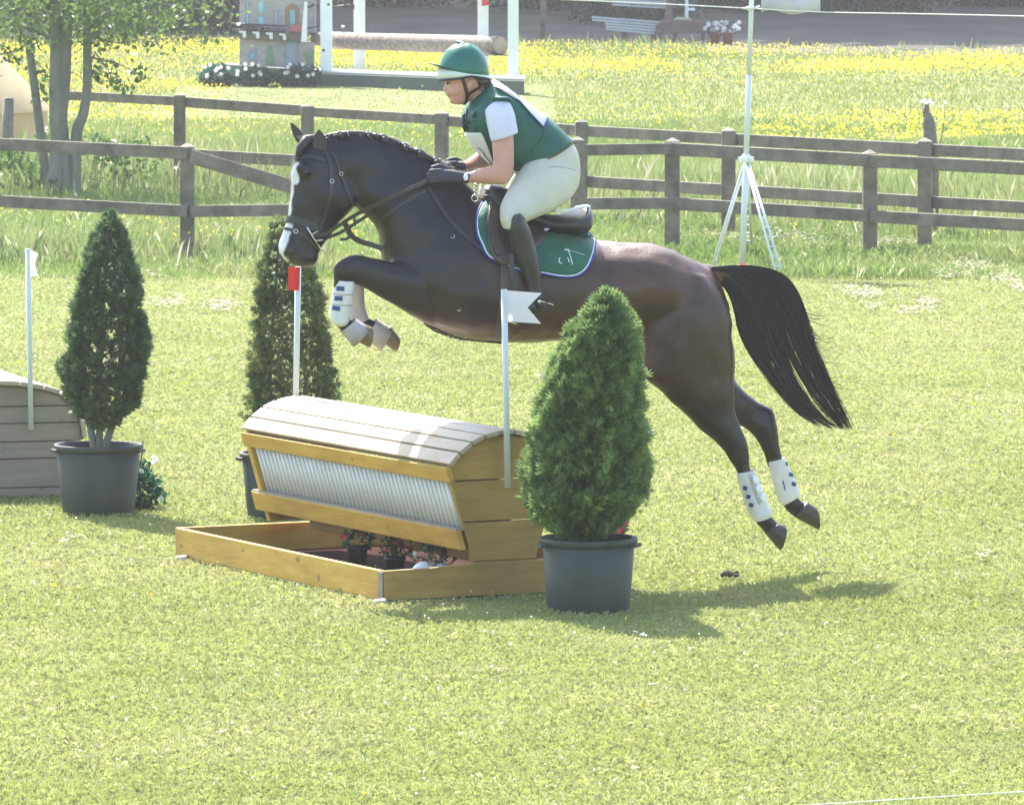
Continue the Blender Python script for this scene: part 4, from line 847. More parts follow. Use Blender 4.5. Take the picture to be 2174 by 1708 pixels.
# dock of the tail
loftpx(hb, [(1490, 560, 1490, 600, .04, 0), (1525, 566, 1522, 600, .034, 0), (1570, 572, 1566, 602, .028, 0), (1620, 590, 1608, 616, .02, 0)], 3, n=14)
hme = remeshed(hb, .0095, 11, 'horse')
_n = len(hme.vertices); _c = np.empty(_n * 3); hme.vertices.foreach_get('co', _c); _c = _c.reshape(-1, 3); _nn = np.array([v.normal for v in hme.vertices])
_d = np.array([noise.noise(Vector((c[0] * 5, c[1] * 5, c[2] * 8))) * .011 + noise.noise(Vector((c[0] * 12, c[1] * 12, c[2] * 15))) * .0045 for c in _c])
_c += _nn * _d[:, None]; hme.vertices.foreach_set('co', _c.ravel()); hme.update()
hbvh = bvh_of(hme)
horse = thing('horse', 'dark bay horse with white blaze and white leg boots jumping over the ochre jump', 'horse', HP(1170, 854, 0) * 1)
BASE[horse.name] = horse.location.copy()
# coat colour by place: black points, brown belly and croup, white blaze and snip
n_ = len(hme.vertices); co = np.empty(n_ * 3); hme.vertices.foreach_get('co', co); co = co.reshape(-1, 3)
zc_ = (co - np.array(CAM)) @ np.array(FW); px = 1087 + F * co[:, 0] / zc_; py = 854 - F * ((co - np.array(CAM)) @ np.array(UP)) / zc_
black = np.array([.0065, .0054, .0055]); brown = np.array([.045, .020, .012]); light = np.array([.082, .038, .022])
def sst(x, a, b): t = np.clip((x - a) / (b - a), 0, 1); return t * t * (3 - 2 * t)
fb1 = sst(px, 930, 1180) * (1 - sst(py, 800, 900) * sst(px, 1300, 1350)); fl = sst(px, 1230, 1330) * (1 - sst(py, 560, 690)); bel = sst(py, 655, 720) * sst(px, 850, 930) * (1 - sst(px, 1300, 1360)); flk = sst(py, 590, 650) * sst(px, 800, 880) * (1 - sst(px, 960, 1100)) * .6
col = black[None] * (1 - np.maximum(fb1, flk)[:, None]) + brown[None] * np.maximum(fb1, flk)[:, None]
col = col * (1 - .75 * fl[:, None]) + light[None] * .75 * fl[:, None]; col = col * (1 - .6 * bel[:, None]) + light[None] * .6 * bel[:, None]
def near_line(pts, r, sharp=.006, off=.0):
    P_ = [np.array(HP(x, y, w_)) for x, y, w_ in pts]; d = np.full(n_, 9.)
    for a, b in zip(P_[:-1], P_[1:]):
        ab = b - a; t = np.clip(((co - a) @ ab) / (ab @ ab), 0, 1); d = np.minimum(d, np.linalg.norm(co - (a + t[:, None] * ab), axis=1))
    jit = np.array([noise.noise(Vector(c) * 18) for c in co[d < r + .05]]) * .012; dd = d.copy(); dd[d < r + .05] += jit
    return 1 - sst(dd, r, r + sharp)
wm = np.maximum.reduce([near_line([(629, 356, .03), (626, 380, .035)], .022), near_line([(621, 385, .03), (618, 440, .035), (613, 468, .035)], .009), near_line([(604, 484, .05), (598, 505, .055), (595, 525, .055)], .032), near_line([(595, 525, .06), (606, 553, .06)], .014)])
col = col * (1 - wm[:, None]) + np.array([.62, .62, .64])[None] * wm[:, None]
mz = near_line([(612, 548, .05), (640, 562, .05)], .03, .03) * (1 - wm); col = col * (1 - .5 * mz[:, None]) + np.array([.10, .07, .07])[None] * .5 * mz[:, None]
ca = hme.color_attributes.new('col', 'FLOAT_COLOR', 'POINT'); ca.data.foreach_set('color', np.hstack([col, np.ones((n_, 1))]).astype(np.float32).ravel())
hbody = link_mesh('body', hme, M['horse'], horse)

def surf(bv, x, y, off=.004, fall=None):
    d = ray(x, y).normalized(); h = bv.ray_cast(CAM, d)
    if h[0] is None: return None
    nrm = h[1]; nrm = nrm if nrm.dot(d) < 0 else -nrm; return h[0] + nrm * off, nrm
def ribbon(bv, pts, width, mt, name, parent, off=.004, thick=.004, sub=8, closed=False, mirror=False):
    P2 = crom([(float(a), float(b)) for a, b in pts], sub); q = []
    for x, y in P2:
        s_ = surf(bv, x, y, off)
        if s_: q.append(s_)
    if len(q) < 3: return None
    pos = [a for a, _ in q]; nr = [b for _, b in q]
    for _ in range(3):
        pos = [pos[0]] + [(pos[i - 1] + pos[i] * 2 + pos[i + 1]) / 4 for i in range(1, len(pos) - 1)] + [pos[-1]]
        nr = [nr[0]] + [(nr[i - 1] + nr[i] * 2 + nr[i + 1]).normalized() for i in range(1, len(nr) - 1)] + [nr[-1]]
    rings = []
    for i, p in enumerate(pos):
        t = (pos[min(i + 1, len(pos) - 1)] - pos[max(i - 1, 0)]).normalized(); s2 = t.cross(nr[i]).normalized() * width / 2; u_ = nr[i] * thick
        rings.append([p - s2 - u_, p + s2 - u_, p + s2 + u_ * .6, p - s2 + u_ * .6])
    mb = MB()
    if mirror: rings = [[mirr(p) for p in r] for r in rings]
    mb.rings(rings, True, False); return mb.build(name, mt, parent, bevel=min(.0015, width * .15))
def patch(bv, outline, center, mt, name, parent, off, thick, nr_=9, sub=5, mirror=False, fallw=.3):
    O2 = [tuple(p) for p in crom([(float(a), float(b)) for a, b in outline] + [outline[0]], sub)][:-1]; n = len(O2); vs4 = []; fs4 = []
    def pt(x, y):
        s_ = surf(bv, x, y, off); return s_[0] if s_ else None
    cache = []
    for j in range(nr_ + 1):
        for i in range(n):
            t = j / nr_; cache.append(pt(center[0] + (O2[i][0] - center[0]) * t, center[1] + (O2[i][1] - center[1]) * t))
    for k, v in enumerate(cache):
        if v is None:
            kk = k
            while cache[kk] is None and kk >= n: kk -= n
            cache[k] = (cache[kk] or HP(*center, fallw)); 
            if kk != k:   # continue in plane beyond the body edge
                j, i = divmod(k, n); t = j / nr_; cache[k] = plane_hit(center[0] + (O2[i][0] - center[0]) * t, center[1] + (O2[i][1] - center[1]) * t, cache[kk], hn)
    for j in range(nr_):
        for i in range(n):
            a = j * n + i; b = j * n + (i + 1) % n; fs4.append((a, b, b + n, a + n))
    edge = cache[nr_ * n:]
    if mirror: cache = [mirr(p) for p in cache]; edge = [mirr(p) for p in edge]
    mb = MB(); mb.add(cache, fs4, True); ob = mb.build(name, mt, parent)
    m = ob.modifiers.new('t', 'SOLIDIFY'); m.thickness = thick; m.offset = 0
    return ob, edge
# hooves
def hoof(co_a, co_b, so_a, so_b, w_, hw0, hw1, m, name='hoof'):
    mb = MB(); a0, b0, a1, b1 = HP(*co_a, w_), HP(*co_b, w_), HP(*so_a, w_), HP(*so_b, w_); rings = []
    for t in (0, .12, .5, .9, 1.0):
        a = a0 + (a1 - a0) * t; b = b0 + (b1 - b0) * t; hw = hw0 + (hw1 - hw0) * t; sh = 1.0 if t < 1 else .93
        c = (a + b) / 2; a = c + (a - c) * sh; b = c + (b - c) * sh; rings.append(ringpts(a, b, hn, hw * sh, 24, 2.2, .12))
    mb.rings(rings, True); return mb.build(name, m, horse)
hoof((1622, 1129), (1650, 1110), (1656, 1169), (1669, 1117), .15, .042, .055, M['hoof'])
hoof((1686, 1096), (1712, 1063), (1738, 1125), (1733, 1077), -.14, .042, .055, M['hoof'])
hoof((744, 716), (774, 688), (785, 739), (790, 694), .15, .044, .055, M['hoofpale'])
hoof((800, 718), (828, 690), (840, 748), (848, 716), -.13, .044, .055, M['hoofpale'])
# leg boots
def legboot(st, m, part='leg_boot', tabs=None, ovals=None, flap=None):
    mb = MB(); S = [tuple(s) for s in st]; rings = []
    for s in crom(S, 5):
        a = HP(s[0], s[1], s[5]); b = HP(s[2], s[3], s[5]); rings.append(ringpts(a, b, hn, s[4], 24, 2.2))
    inner = [[(p - (sum(r, Vector()) / 24)) * .82 + sum(r, Vector()) / 24 for p in r] for r in rings]
    mb.rings([inner[1]] + rings + [inner[-2]], False); ob = mb.build(part, m, horse); bv = BVHTree.FromPolygons([Vector(v) for v in mb.v], mb.f)
    if tabs:
        for (x0, y0, x1, y1, wd) in tabs: ribbon(bv, [(x0, y0), ((x0 + x1) / 2, (y0 + y1) / 2), (x1, y1)], wd, M['bluetab'], 'fastening_tab', ob, .003, .002)
    if ovals:
        for (x, y, r) in ovals:
            s_ = surf(bv, x, y, .002)
            if s_: mo = MB(); tq = s_[1].cross(ez).normalized(); mo.ball(s_[0], tq * r, s_[1].cross(tq) * r * 1.1, s_[1] * .006, 14, 8); mo.build('padded_lobe', M['white'], ob)
    if flap:
        for (pts, wd, mm) in flap: ribbon(bv, pts, wd, mm, 'strap', ob, .004, .0015)
    return ob
legboot([(1563, 1004, 1601, 996, .034, .15), (1568, 1025, 1610, 1018, .037, .15), (1577, 1055, 1622, 1046, .037, .15), (1588, 1084, 1632, 1072, .038, .15), (1597, 1100, 1638, 1088, .042, .15), (1604, 1107, 1636, 1097, .037, .15)], M['bootwhite'],
        tabs=[(1578, 1034, 1586, 1037, .02), (1585, 1053, 1593, 1055, .02), (1591, 1070, 1599, 1073, .02)], ovals=[(1604, 1018, .020), (1611, 1037, .021), (1620, 1056, .021)], flap=[([(1592, 1008), (1600, 1035), (1613, 1070)], .012, M['bellboot'])])
legboot([(1629, 980, 1665, 970, .034, -.14), (1634, 1000, 1674, 990, .037, -.14), (1644, 1035, 1688, 1018, .037, -.14), (1652, 1060, 1697, 1040, .040, -.14), (1660, 1073, 1698, 1050, .038, -.14)], M['bootwhite'],
        tabs=[(1668, 984, 1676, 986, .02), (1675, 1006, 1682, 1008, .02), (1681, 1026, 1689, 1028, .02), (1662, 1020, 1667, 1040, .006)])
legboot([(712, 595, 753, 597, .038, .15), (706, 620, 750, 624, .040, .15), (702, 645, 747, 651, .040, .15), (699, 668, 744, 674, .043, .15), (704, 684, 738, 689, .042, .15), (714, 692, 728, 693, .030, .15)], M['bootwhite'],
        tabs=[(715, 612, 731, 613, .022), (711, 633, 727, 634, .022), (706, 653, 722, 656, .022)], flap=[([(702, 623), (725, 626), (749, 625)], .003, M['greywood']), ([(700, 645), (725, 648), (747, 648)], .003, M['greywood'])])
legboot([(735, 598, 772, 600, .036, -.13), (736, 640, 774, 645, .038, -.13), (742, 672, 780, 668, .040, -.13), (752, 690, 784, 676, .038, -.13)], M['bellboot'])
def bell(a0, b0, a1, b1, w_, h0, h1):
    mb = MB(); rings = []
    for t in (0, .15, .5, 1.0, 1.0, .5): 
        a = HP(*a0, w_) + (HP(*a1, w_) - HP(*a0, w_)) * t; b = HP(*b0, w_) + (HP(*b1, w_) - HP(*b0, w_)) * t; k = len(rings); f = 1 if k < 4 else .93
        c = (a + b) / 2; rings.append(ringpts(c + (a - c) * f, c + (b - c) * f, hn, (h0 + (h1 - h0) * t) * f, 24, 2.1))
    mb.rings(rings, False); mb.build('overreach_boot', M['bellboot'], horse)
bell((722, 703), (755, 676), (750, 736), (784, 694), .15, .042, .062)
bell((774, 712), (800, 676), (806, 744), (832, 697), -.13, .042, .062)
# eye
for ex_, ey_ in ((652, 367),):
    s_ = surf(hbvh, ex_, ey_, -.004)
    if s_:
        mb = MB(); tq = s_[1].cross(ez).normalized(); mb.ball(s_[0], tq * .019, s_[1].cross(tq) * .014, s_[1] * .011, 16, 10); mb.build('eye', M['eye'], horse)
s_ = surf(hbvh, 619, 535, -.006)
mb = MB(); tq = s_[1].cross(ez).normalized(); mb.ball(s_[0], tq * .016 + s_[1].cross(tq) * .006, s_[1].cross(tq) * .022 - tq * .008, s_[1] * .008, 14, 8); mb.build('nostril', M['eye'], horse)
ribbon(hbvh, [(609, 550), (622, 549), (636, 544), (650, 541)], .004, M['eye'], 'mouth_line', horse, .0005, .001, sub=4)
# ears
def ear(tip, fr, bk, w_, face=1):
    mb = MB(); T = HP(*tip, w_); Aq = HP(*fr, w_); Bq = HP(*bk, w_); base = (Aq + Bq) / 2; ax = T - base; side = (Bq - Aq) / 2; nb = side.normalized().cross(ax.normalized()); rings = []
    for t, s in ((-.35, .5), (-.1, .62), (.08, .8), (.3, .98), (.52, .92), (.75, .60), (.9, .30), (1, .04)):
        c = base + ax * t; r = []
        for k in range(12):
            a = 2 * math.pi * k / 12; dp = .42 * math.sin(a) * side.length; 
            if math.sin(a) > 0: dp *= -.1
            r.append(c + side * s * math.cos(a) + nb * dp * s)
        rings.append(r)
    mb.rings(rings, True); mb.build('ear', M['hair'], horse)
ear((677, 275), (664, 324), (697, 322), .055); ear((617, 260), (636, 312), (652, 300), -.045)
# mane plaits, forelock
mb = MB(); crest = crom([(694, 288), (740, 281), (790, 285), (840, 300), (880, 319), (915, 335), (950, 355), (985, 384)], 6); L_ = len(crest)
for k in range(19):
    x, y = crest[min(L_ - 1, max(0, int(k * (L_ - 1) / 18 + random.uniform(-.6, .6))))]; c = HP(x, y + 2 + random.uniform(-1, 2), .008 + random.uniform(-.006, .012)); r = random.uniform(.013, .024) * (.75 if k < 6 else 1.2)
    d = (HP(x + 8, y + 3, 0) - HP(x, y, 0)).normalized(); mb.ball(c, d * r * random.uniform(.9, 1.5), hn * r, ez * r * .85, 12, 8)
    if random.random() < .6: mb.ball(c + hn * .02 - ez * .012, d * r * .9, hn * r * .6, ez * r * .9, 10, 8)
pts = [HP(x, y + 3, 0) for x, y in crest]; mb.tube(pts, .016, 8)
g = np.random.default_rng(4)
for k in range(260):
    x, y = crest[g.integers(0, L_)]; c = HP(x + g.normal(0, 3), y + 2, g.normal(0, .01)); d = Vector((g.normal(.4, .5), 0, g.uniform(.2, 1))) * .022
    mb.tube([c, c + d * .6, c + d + Vector((.008, 0, -.006))], [.0012, .001, .0006], 3, cap=False)
mb.build('mane', M['hair'], horse)
mb = MB(); mb.tube([HP(672, 292, .0), HP(650, 298, .03), HP(636, 316, .045), HP(630, 334, .05)], [.02, .026, .02, .008], 10)
for k in range(60):
    c = HP(668 + g.normal(0, 8), 294 + g.normal(0, 3), g.normal(0, .02)); mb.tube([c, c + Vector((-.02, -.01, .012)), c + Vector((-.05 + g.normal(0, .01), -.03, -.01 + g.normal(0, .012)))], [.0015, .0012, .0006], 3, cap=False)
mb.build('forelock', M['hair'], horse)
# tail: strands from the dock between an upper and a lower envelope
top_e = [(1512, 566), (1580, 562), (1640, 570), (1680, 592), (1704, 630), (1720, 680), (1736, 735), (1757, 790), (1782, 850), (1810, 910)]
bot_e = [(1508, 590), (1543, 612), (1558, 655), (1566, 700), (1588, 745), (1618, 787), (1648, 825), (1678, 860), (1708, 888), (1742, 908)]
mid1 = [(1510, 575), (1560, 585), (1600, 620), (1620, 680), (1640, 730), (1662, 780), (1690, 825), (1720, 865), (1757, 893), (1780, 908)]
mb = MB(); g = np.random.default_rng(12); NS = 2300; TV = []; TF = []
NL_ = 13; lockc = [(l + .5 + g.normal(0, .12)) / NL_ for l in range(NL_)]; locke = [float(np.clip(g.normal(.88, .12), .62, 1.03)) if l < NL_ - 5 else g.uniform(.93, 1.05) for l in range(NL_)]; lockb = [g.normal(0, 12) for l in range(NL_)]
for k in range(NS):
    l = int(g.integers(0, NL_)); s = float(np.clip(lockc[l] + g.normal(0, .40) / NL_ * 1.2, 0, 1)); te = locke[l] * (1 - abs(g.normal(0, .10))); pts = []; n_p = 11; ww = g.normal(0, .013); j0 = g.normal(0, 1)
    wander = g.normal(0, 8) if g.random() < .16 else g.normal(0, 2.2)
    for i in range(n_p):
        t = te * i / (n_p - 1); f = max(0, (t - .26) / .74); u = s + (lockc[l] - s) * min(1, f * 1.25) ** .75; u = min(1, max(0, u)); fi = min(t, 1) * 9; i0 = min(8, int(fi)); ft = fi - i0
        def E(L): return (L[i0][0] * (1 - ft) + L[i0 + 1][0] * ft, L[i0][1] * (1 - ft) + L[i0 + 1][1] * ft)
        if u < .5: a, b, q = E(bot_e), E(mid1), u * 2
        else: a, b, q = E(mid1), E(top_e), u * 2 - 1
        x = a[0] + (b[0] - a[0]) * q + lockb[l] * f * f + wander * f + j0 * f * 1.5; y = a[1] + (b[1] - a[1]) * q + g.normal(0, .8) * t + (18 * max(0, t - .95) * 20 * .05)
        pts.append((x, y, ww * (1 - t * .3) + .04 * (s - .5)))
    if g.random() < .07 and l > NL_ - 6: pts = pts[:int(g.integers(6, 10))]; x, y, w_ = pts[-1]; gx = g.uniform(20, 66); pts += [(x + gx * .4, y + 14, w_), (x + gx, y + 20 + g.normal(0, 6), w_), (x + gx * 1.5, y + 20 + g.normal(0, 10), w_)]
    s3 = crom(pts, 3); r = .0014 if k % 4 else .0021; m = len(s3)
    base = len(TV); P3 = [np.array(HP(*map(float, p))) for p in s3]
    for i, p in enumerate(P3):
        d = P3[min(i + 1, m - 1)] - P3[max(i - 1, 0)]; d /= np.linalg.norm(d) + 1e-9; a = np.cross(d, np.array(hn)); a /= np.linalg.norm(a) + 1e-9; rr = r * min(1, (m - 1 - i) / 7 + .12); b = np.cross(d, a)
        for ang in (0, 2.094, 4.189): TV.append(p + (a * math.cos(ang) + b * math.sin(ang)) * rr)
    for i in range(m - 1):
        for q in range(3):
            a = base + i * 3 + q; b = base + i * 3 + (q + 1) % 3; TF.append((a, b, b + 3, a + 3))
np_mesh('tail', np.array(TV), np.array(TF), 4, M['hair'], parent=horse, smooth=True)

# ---- tack
BR = M['leather']
bridle = ribbon(hbvh, [(628, 336), (645, 333), (663, 334), (690, 342)], .022, BR, 'bridle', horse, .006, .004)
ribbon(hbvh, [(692, 326), (700, 350), (703, 384), (698, 425), (684, 470), (670, 497)], .018, BR, 'cheekpiece', bridle, .005)
ribbon(hbvh, [(706, 326), (716, 350), (722, 370), (736, 405), (748, 432)], .014, BR, 'throatlash', bridle, .004)
ribbon(hbvh, [(604, 467), (620, 466), (640, 471), (662, 480), (680, 492)], .034, BR, 'noseband', bridle, .006, .005)
ribbon(hbvh, [(604, 485), (620, 489), (645, 502), (668, 522), (676, 530)], .015, BR, 'flash_strap', bridle, .006)
for x, y in ((703, 386), (722, 369), (629, 492)):
    s_ = surf(hbvh, x, y, .011)
    if s_:
        mb = MB(); tq = s_[1].cross(ez).normalized(); u_ = s_[1].cross(tq); mb.tube([s_[0] + (tq * math.cos(a) + u_ * math.sin(a)) * .010 for a in [k * math.pi / 5 for k in range(11)]], .0022, 6, False); mb.build('buckle', M['metal'], bridle)
mb = MB(); pp = [surf(hbvh, x, y, .018) for x, y in ((652, 482), (659, 497), (667, 510), (674, 522))]; pp = [p[0] for p in pp if p]
mb.tube(pp, .004, 8); mb.tube([pp[-1], pp[-1] + (pp[-1] - pp[-2]) * .8], .004, 8)
for i, (dx, dy) in ((1, (14, -8)), (2, (17, -2))): mb.tube([pp[i], pp[i] + HP(0 + 700 + dx, 500 + dy, 0) - HP(700, 500, 0)], .0035, 6)
mb.build('bit', M['metal'], bridle)
bp = pp[1]
mb = MB(); rp = [bp, HP(690, 497, .09), HP(717, 480, .11), HP(745, 462, .13), HP(768, 449, .15)]
def strap(pts, wd, m, name, parent, th=.0025):
    mb = MB(); rings = []; S = [Vector(q) for q in crom([tuple(p) for p in pts], 6)]
    for i, p in enumerate(S):
        t = (S[min(i + 1, len(S) - 1)] - S[max(i - 1, 0)]).normalized(); s2 = t.cross(hn).normalized() * wd / 2; u_ = hn * th; rings.append([p - s2 - u_, p + s2 - u_, p + s2 + u_, p - s2 + u_])
    mb.rings(rings, True, False); return mb.build(name, m, parent)
HANDN = HP(906, 384, .19)
strap(rp + [HP(800, 434, .18), HP(840, 414, .20), HP(880, 396, .20), HANDN], .018, BR, 'rein', bridle)
strap([bp + hn * -.02, HP(690, 505, .05), HP(725, 492, .06), HP(760, 470, .08), HP(790, 452, .11)], .016, BR, 'rein', bridle)
mar = strap([HP(812, 528, .05), HP(790, 520, .04), HP(764, 512, .04), HP(745, 499, .05), HP(738, 484, .06), HP(728, 471, .08)], .026, BR, 'martingale', horse)
strap([HP(738, 486, .055), HP(742, 497, .05), HP(736, 507, .05), HP(722, 508, .05)], .014, BR, 'fork_strap', mar)
strap([HP(752, 460, .1), HP(753, 470, .1), HP(753, 480, .1)], .012, BR, 'rein_stop', mar)
ribbon(hbvh, [(908, 398), (930, 432), (951, 463), (975, 490), (1000, 512), (1030, 534), (1057, 552)], .020, BR, 'breastplate', horse, .005)
ribbon(hbvh, [(905, 404), (870, 424), (835, 446), (808, 470)], .018, BR, 'neck_strap', mar, .005)
# ring marks on breastplate
for x, y in ((961, 503), (975, 655)):
    s_ = surf(hbvh, x, y, .008)
    if s_: mb = MB(); tq = s_[1].cross(ez).normalized(); u_ = s_[1].cross(tq); mb.tube([s_[0] + (tq * math.cos(a) + u_ * math.sin(a)) * .009 for a in [k * math.pi / 5 for k in range(8)]], .002, 6); mb.build('ring', M['metal'], horse)
# saddle pad, both sides
padline = [(1036, 420), (1022, 440), (1013, 468), (1015, 498), (1026, 524), (1038, 545), (1060, 556), (1080, 566), (1110, 574), (1145, 579), (1180, 585), (1210, 587), (1230, 581), (1245, 566), (1256, 540), (1260, 515), (1250, 498), (1232, 488), (1180, 470), (1120, 450), (1075, 425)]
pad, edge = patch(hbvh, padline, (1140, 515), M['padgreen'], 'saddle_pad', horse, .012, .014)
mb = MB(); e_ = [p + hn * .004 for p in edge]; sel = e_[4:84]; mb.tube(sel, .0042, 6); mb.build('piping', M['piping'], pad)
mb = MB(); cen_ = sum(edge, Vector()) / len(edge); mb.tube([p + (p - cen_).normalized() * .008 for p in edge[4:84]], .0052, 6); mb.build('binding', M['blueedge'], pad)
pad2, edge2 = patch(hbvh, padline, (1140, 515), M['padgreen'], 'saddle_pad', horse, .012, .014, mirror=True)
mb = MB(); mb.tube([p - hn * .004 for p in edge2[4:84]], .0042, 6); mb.build('piping', M['piping'], pad2)
for pts in ([(1195, 538), (1200, 536), (1205, 541)], [(1203, 534), (1208, 548), (1213, 566)], [(1186, 552), (1184, 560), (1190, 563)], [(1201, 552), (1205, 556), (1205, 561)], [(1196, 534), (1215, 540), (1240, 548)]):
    ribbon(hbvh, pts, .004 if pts[0][0] != 1196 else .0015, M['piping'], 'embroidery', pad, .0225, .001, sub=5)
# saddle
sd = MB()
loftpx(sd, [(1026, 398, 1022, 432, .07, 0), (1040, 392, 1036, 446, .12, 0, .3), (1070, 396, 1068, 458, .14, 0, .3), (1105, 425, 1105, 478, .15, 0, .1), (1150, 452, 1152, 490, .17, 0), (1185, 456, 1186, 494, .19, 0), (1215, 449, 1215, 495, .20, 0, .1), (1240, 438, 1238, 492, .17, 0, .2), (1249, 438, 1247, 480, .12, 0, .2)], 5, n=32, ex=2.4)
saddle = link_mesh('saddle', sd.mesh('saddle'), M['leather'], horse)
mb = MB(); mb.tube([HP(x, y, w_) for x, y, w_ in ((1170, 447, .17), (1185, 449, .18), (1205, 447, .185), (1225, 441, .17), (1245, 438, .12), (1251, 439, .0), (1244, 437, -.12), (1222, 441, -.17))], .007, 8); mb.build('cantle_glare_line', M['piping'], saddle)  # white tube stands in for the glare on the cantle's leather edge
flapn, _e = patch(hbvh, [(1032, 402), (1033, 440), (1030, 480), (1034, 520), (1046, 552), (1068, 566), (1092, 560), (1120, 540), (1148, 520), (1160, 495), (1168, 465), (1120, 440), (1075, 415)], (1095, 490), M['brownleather'], 'saddle_flap', saddle, .030, .010)
patch(hbvh, [(1032, 402), (1033, 440), (1030, 480), (1034, 520), (1046, 552), (1068, 566), (1092, 560), (1120, 540), (1148, 520), (1160, 495), (1168, 465), (1120, 440), (1075, 415)], (1095, 490), M['brownleather'], 'saddle_flap', saddle, .030, .010, mirror=True)
ribbon(hbvh, [(1044, 404), (1045, 440), (1042, 480), (1047, 515), (1058, 545)], .045, M['brownleather'], 'knee_roll', saddle, .045, .014)
for pts in ([(1196, 498), (1188, 470)], [(1150, 505), (1164, 500), (1178, 494)], [(1169, 478), (1178, 487), (1186, 497)]):
    pts = pts if len(pts) > 2 else [pts[0], ((pts[0][0] + pts[1][0]) / 2, (pts[0][1] + pts[1][1]) / 2), pts[1]]
    ribbon(hbvh, pts, .016, M['piping'] if pts[0][0] != 1196 else M['brownleather'], 'girth_tab', saddle, .048, .002, sub=4)
ribbon(hbvh, [(1082, 556), (1080, 600), (1078, 640), (1074, 680), (1070, 715)], .085, M['brownleather'], 'girth', horse, .008, .007)
ribbon(hbvh, [(1082, 556), (1080, 600), (1078, 640), (1074, 680), (1070, 715)], .085, M['brownleather'], 'girth', horse, .008, .007, mirror=True)
mb = MB(); mb.tube([HP(x, y, .02) for x, y in ((905, 690), (925, 703), (950, 712), (975, 719), (1020, 724), (1070, 728))], .005, 6); mb.tube([HP(x, y, .03) for x, y in ((900, 686), (930, 700), (960, 712), (985, 719))], .0045, 6); mb.build('belly_strap', BR, horse)
for c_ in ((957, 712), (978, 717)): mb = MB(); c = HP(*c_, .03); mb.tube([c + (hu * math.cos(a) + ez * math.sin(a)) * .013 for a in [k * math.pi / 5 for k in range(11)]], .0028, 6, False); mb.build('strap_ring', M['metal'], horse)
# ------------------------------------------------------------ rider
rider = thing('person', 'rider in green helmet, green body protector and cream breeches, leaning forward on the horse', 'person', HP(1170, 854, 0))
BASE[rider.name] = rider.location.copy()
TOR = [(1222, 322, 1108, 380, .160, 0), (1207, 294, 1092, 362, .150, 0), (1182, 268, 1052, 352, .150, 0), (1150, 243, 1022, 326, .160, 0), (1115, 218, 1001, 300, .175, 0), (1083, 197, 989, 272, .185, 0), (1060, 182, 986, 248, .155, 0), (1044, 173, 994, 228, .09, 0), (1036, 172, 1003, 214, .058, 0)]
def scaled(st, f, df=0):
    out = []
    for s in st:
        cx_, cy_ = (s[0] + s[2]) / 2, (s[1] + s[3]) / 2; out.append((cx_ + (s[0] - cx_) * f, cy_ + (s[1] - cy_) * f, cx_ + (s[2] - cx_) * f, cy_ + (s[3] - cy_) * f, s[4] * f + df, s[5]) + tuple(s[6:]))
    return out
rb = MB()
loftpx(rb, scaled(TOR, .93), 4, n=28)
# neck
loftpx(rb, [(1040, 190, 1004, 226, .052, 0), (1034, 178, 1000, 212, .050, 0), (1026, 165, 992, 200, .05, 0)], 3, n=20)
# head (front x, y, back x, y)
loftpx(rb, [(968, 112, 1008, 112, .05, 0), (948, 130, 1026, 130, .070, 0), (944, 150, 1034, 150, .077, 0), (944.5, 168, 1036, 168, .077, 0), (946.5, 178, 1032, 178, .074, 0), (946, 187, 1026, 184, .071, 0), (947, 194, 1020, 190, .067, 0), (947.5, 199, 1012, 197, .060, 0), (952.5, 203.5, 1006, 204, .054, 0), (955, 210, 1000, 211, .048, 0), (957, 217, 992, 218, .038, 0), (963, 221.5, 984, 222, .024, 0)], 3, n=28, ex=2.25)
# nose, brow, cheeks, chin, lips
def rblob(x, y, w_, rx, ry, rw, mbx=None, ang=0):
    c = HP(x, y, w_); a = math.radians(ang); s = 1 / 442
    ax = (-hu) * math.cos(a) - ez * math.sin(a); ay = (-hu) * math.sin(a) - ez * -math.cos(a) * -1
    (mbx or rb).ball(c, ax * rx * s, ay * ry * s, hn * rw, 16, 10)
rb.rings([ringpts(HP(945, 176), HP(953, 176), hn, .008, 14), ringpts(HP(943, 182), HP(953, 182), hn, .010, 14), ringpts(HP(940, 188), HP(953, 188), hn, .015, 14), ringpts(HP(939.8, 191.5), HP(953, 193), hn, .018, 14), ringpts(HP(946, 194.5), HP(954, 195), hn, .010, 14)], True)
rblob(948.5, 199, 0, 3.2, 2.0, .020); rblob(953.5, 204.5, 0, 3.6, 2.4, .020); rblob(959.5, 216, 0, 5, 5, .024); rblob(947, 172, .03, 4, 3.4, .026); rblob(947, 172, -.03, 4, 3.4, .026)
rblob(966, 192, .046, 11, 11, .020); rblob(966, 192, -.046, 11, 11, .020)
# ears
for s in (1, -1):
    rblob(998, 180, .078 * s, 6.5, 11, .013); rblob(998, 189, .076 * s, 4, 5, .010)
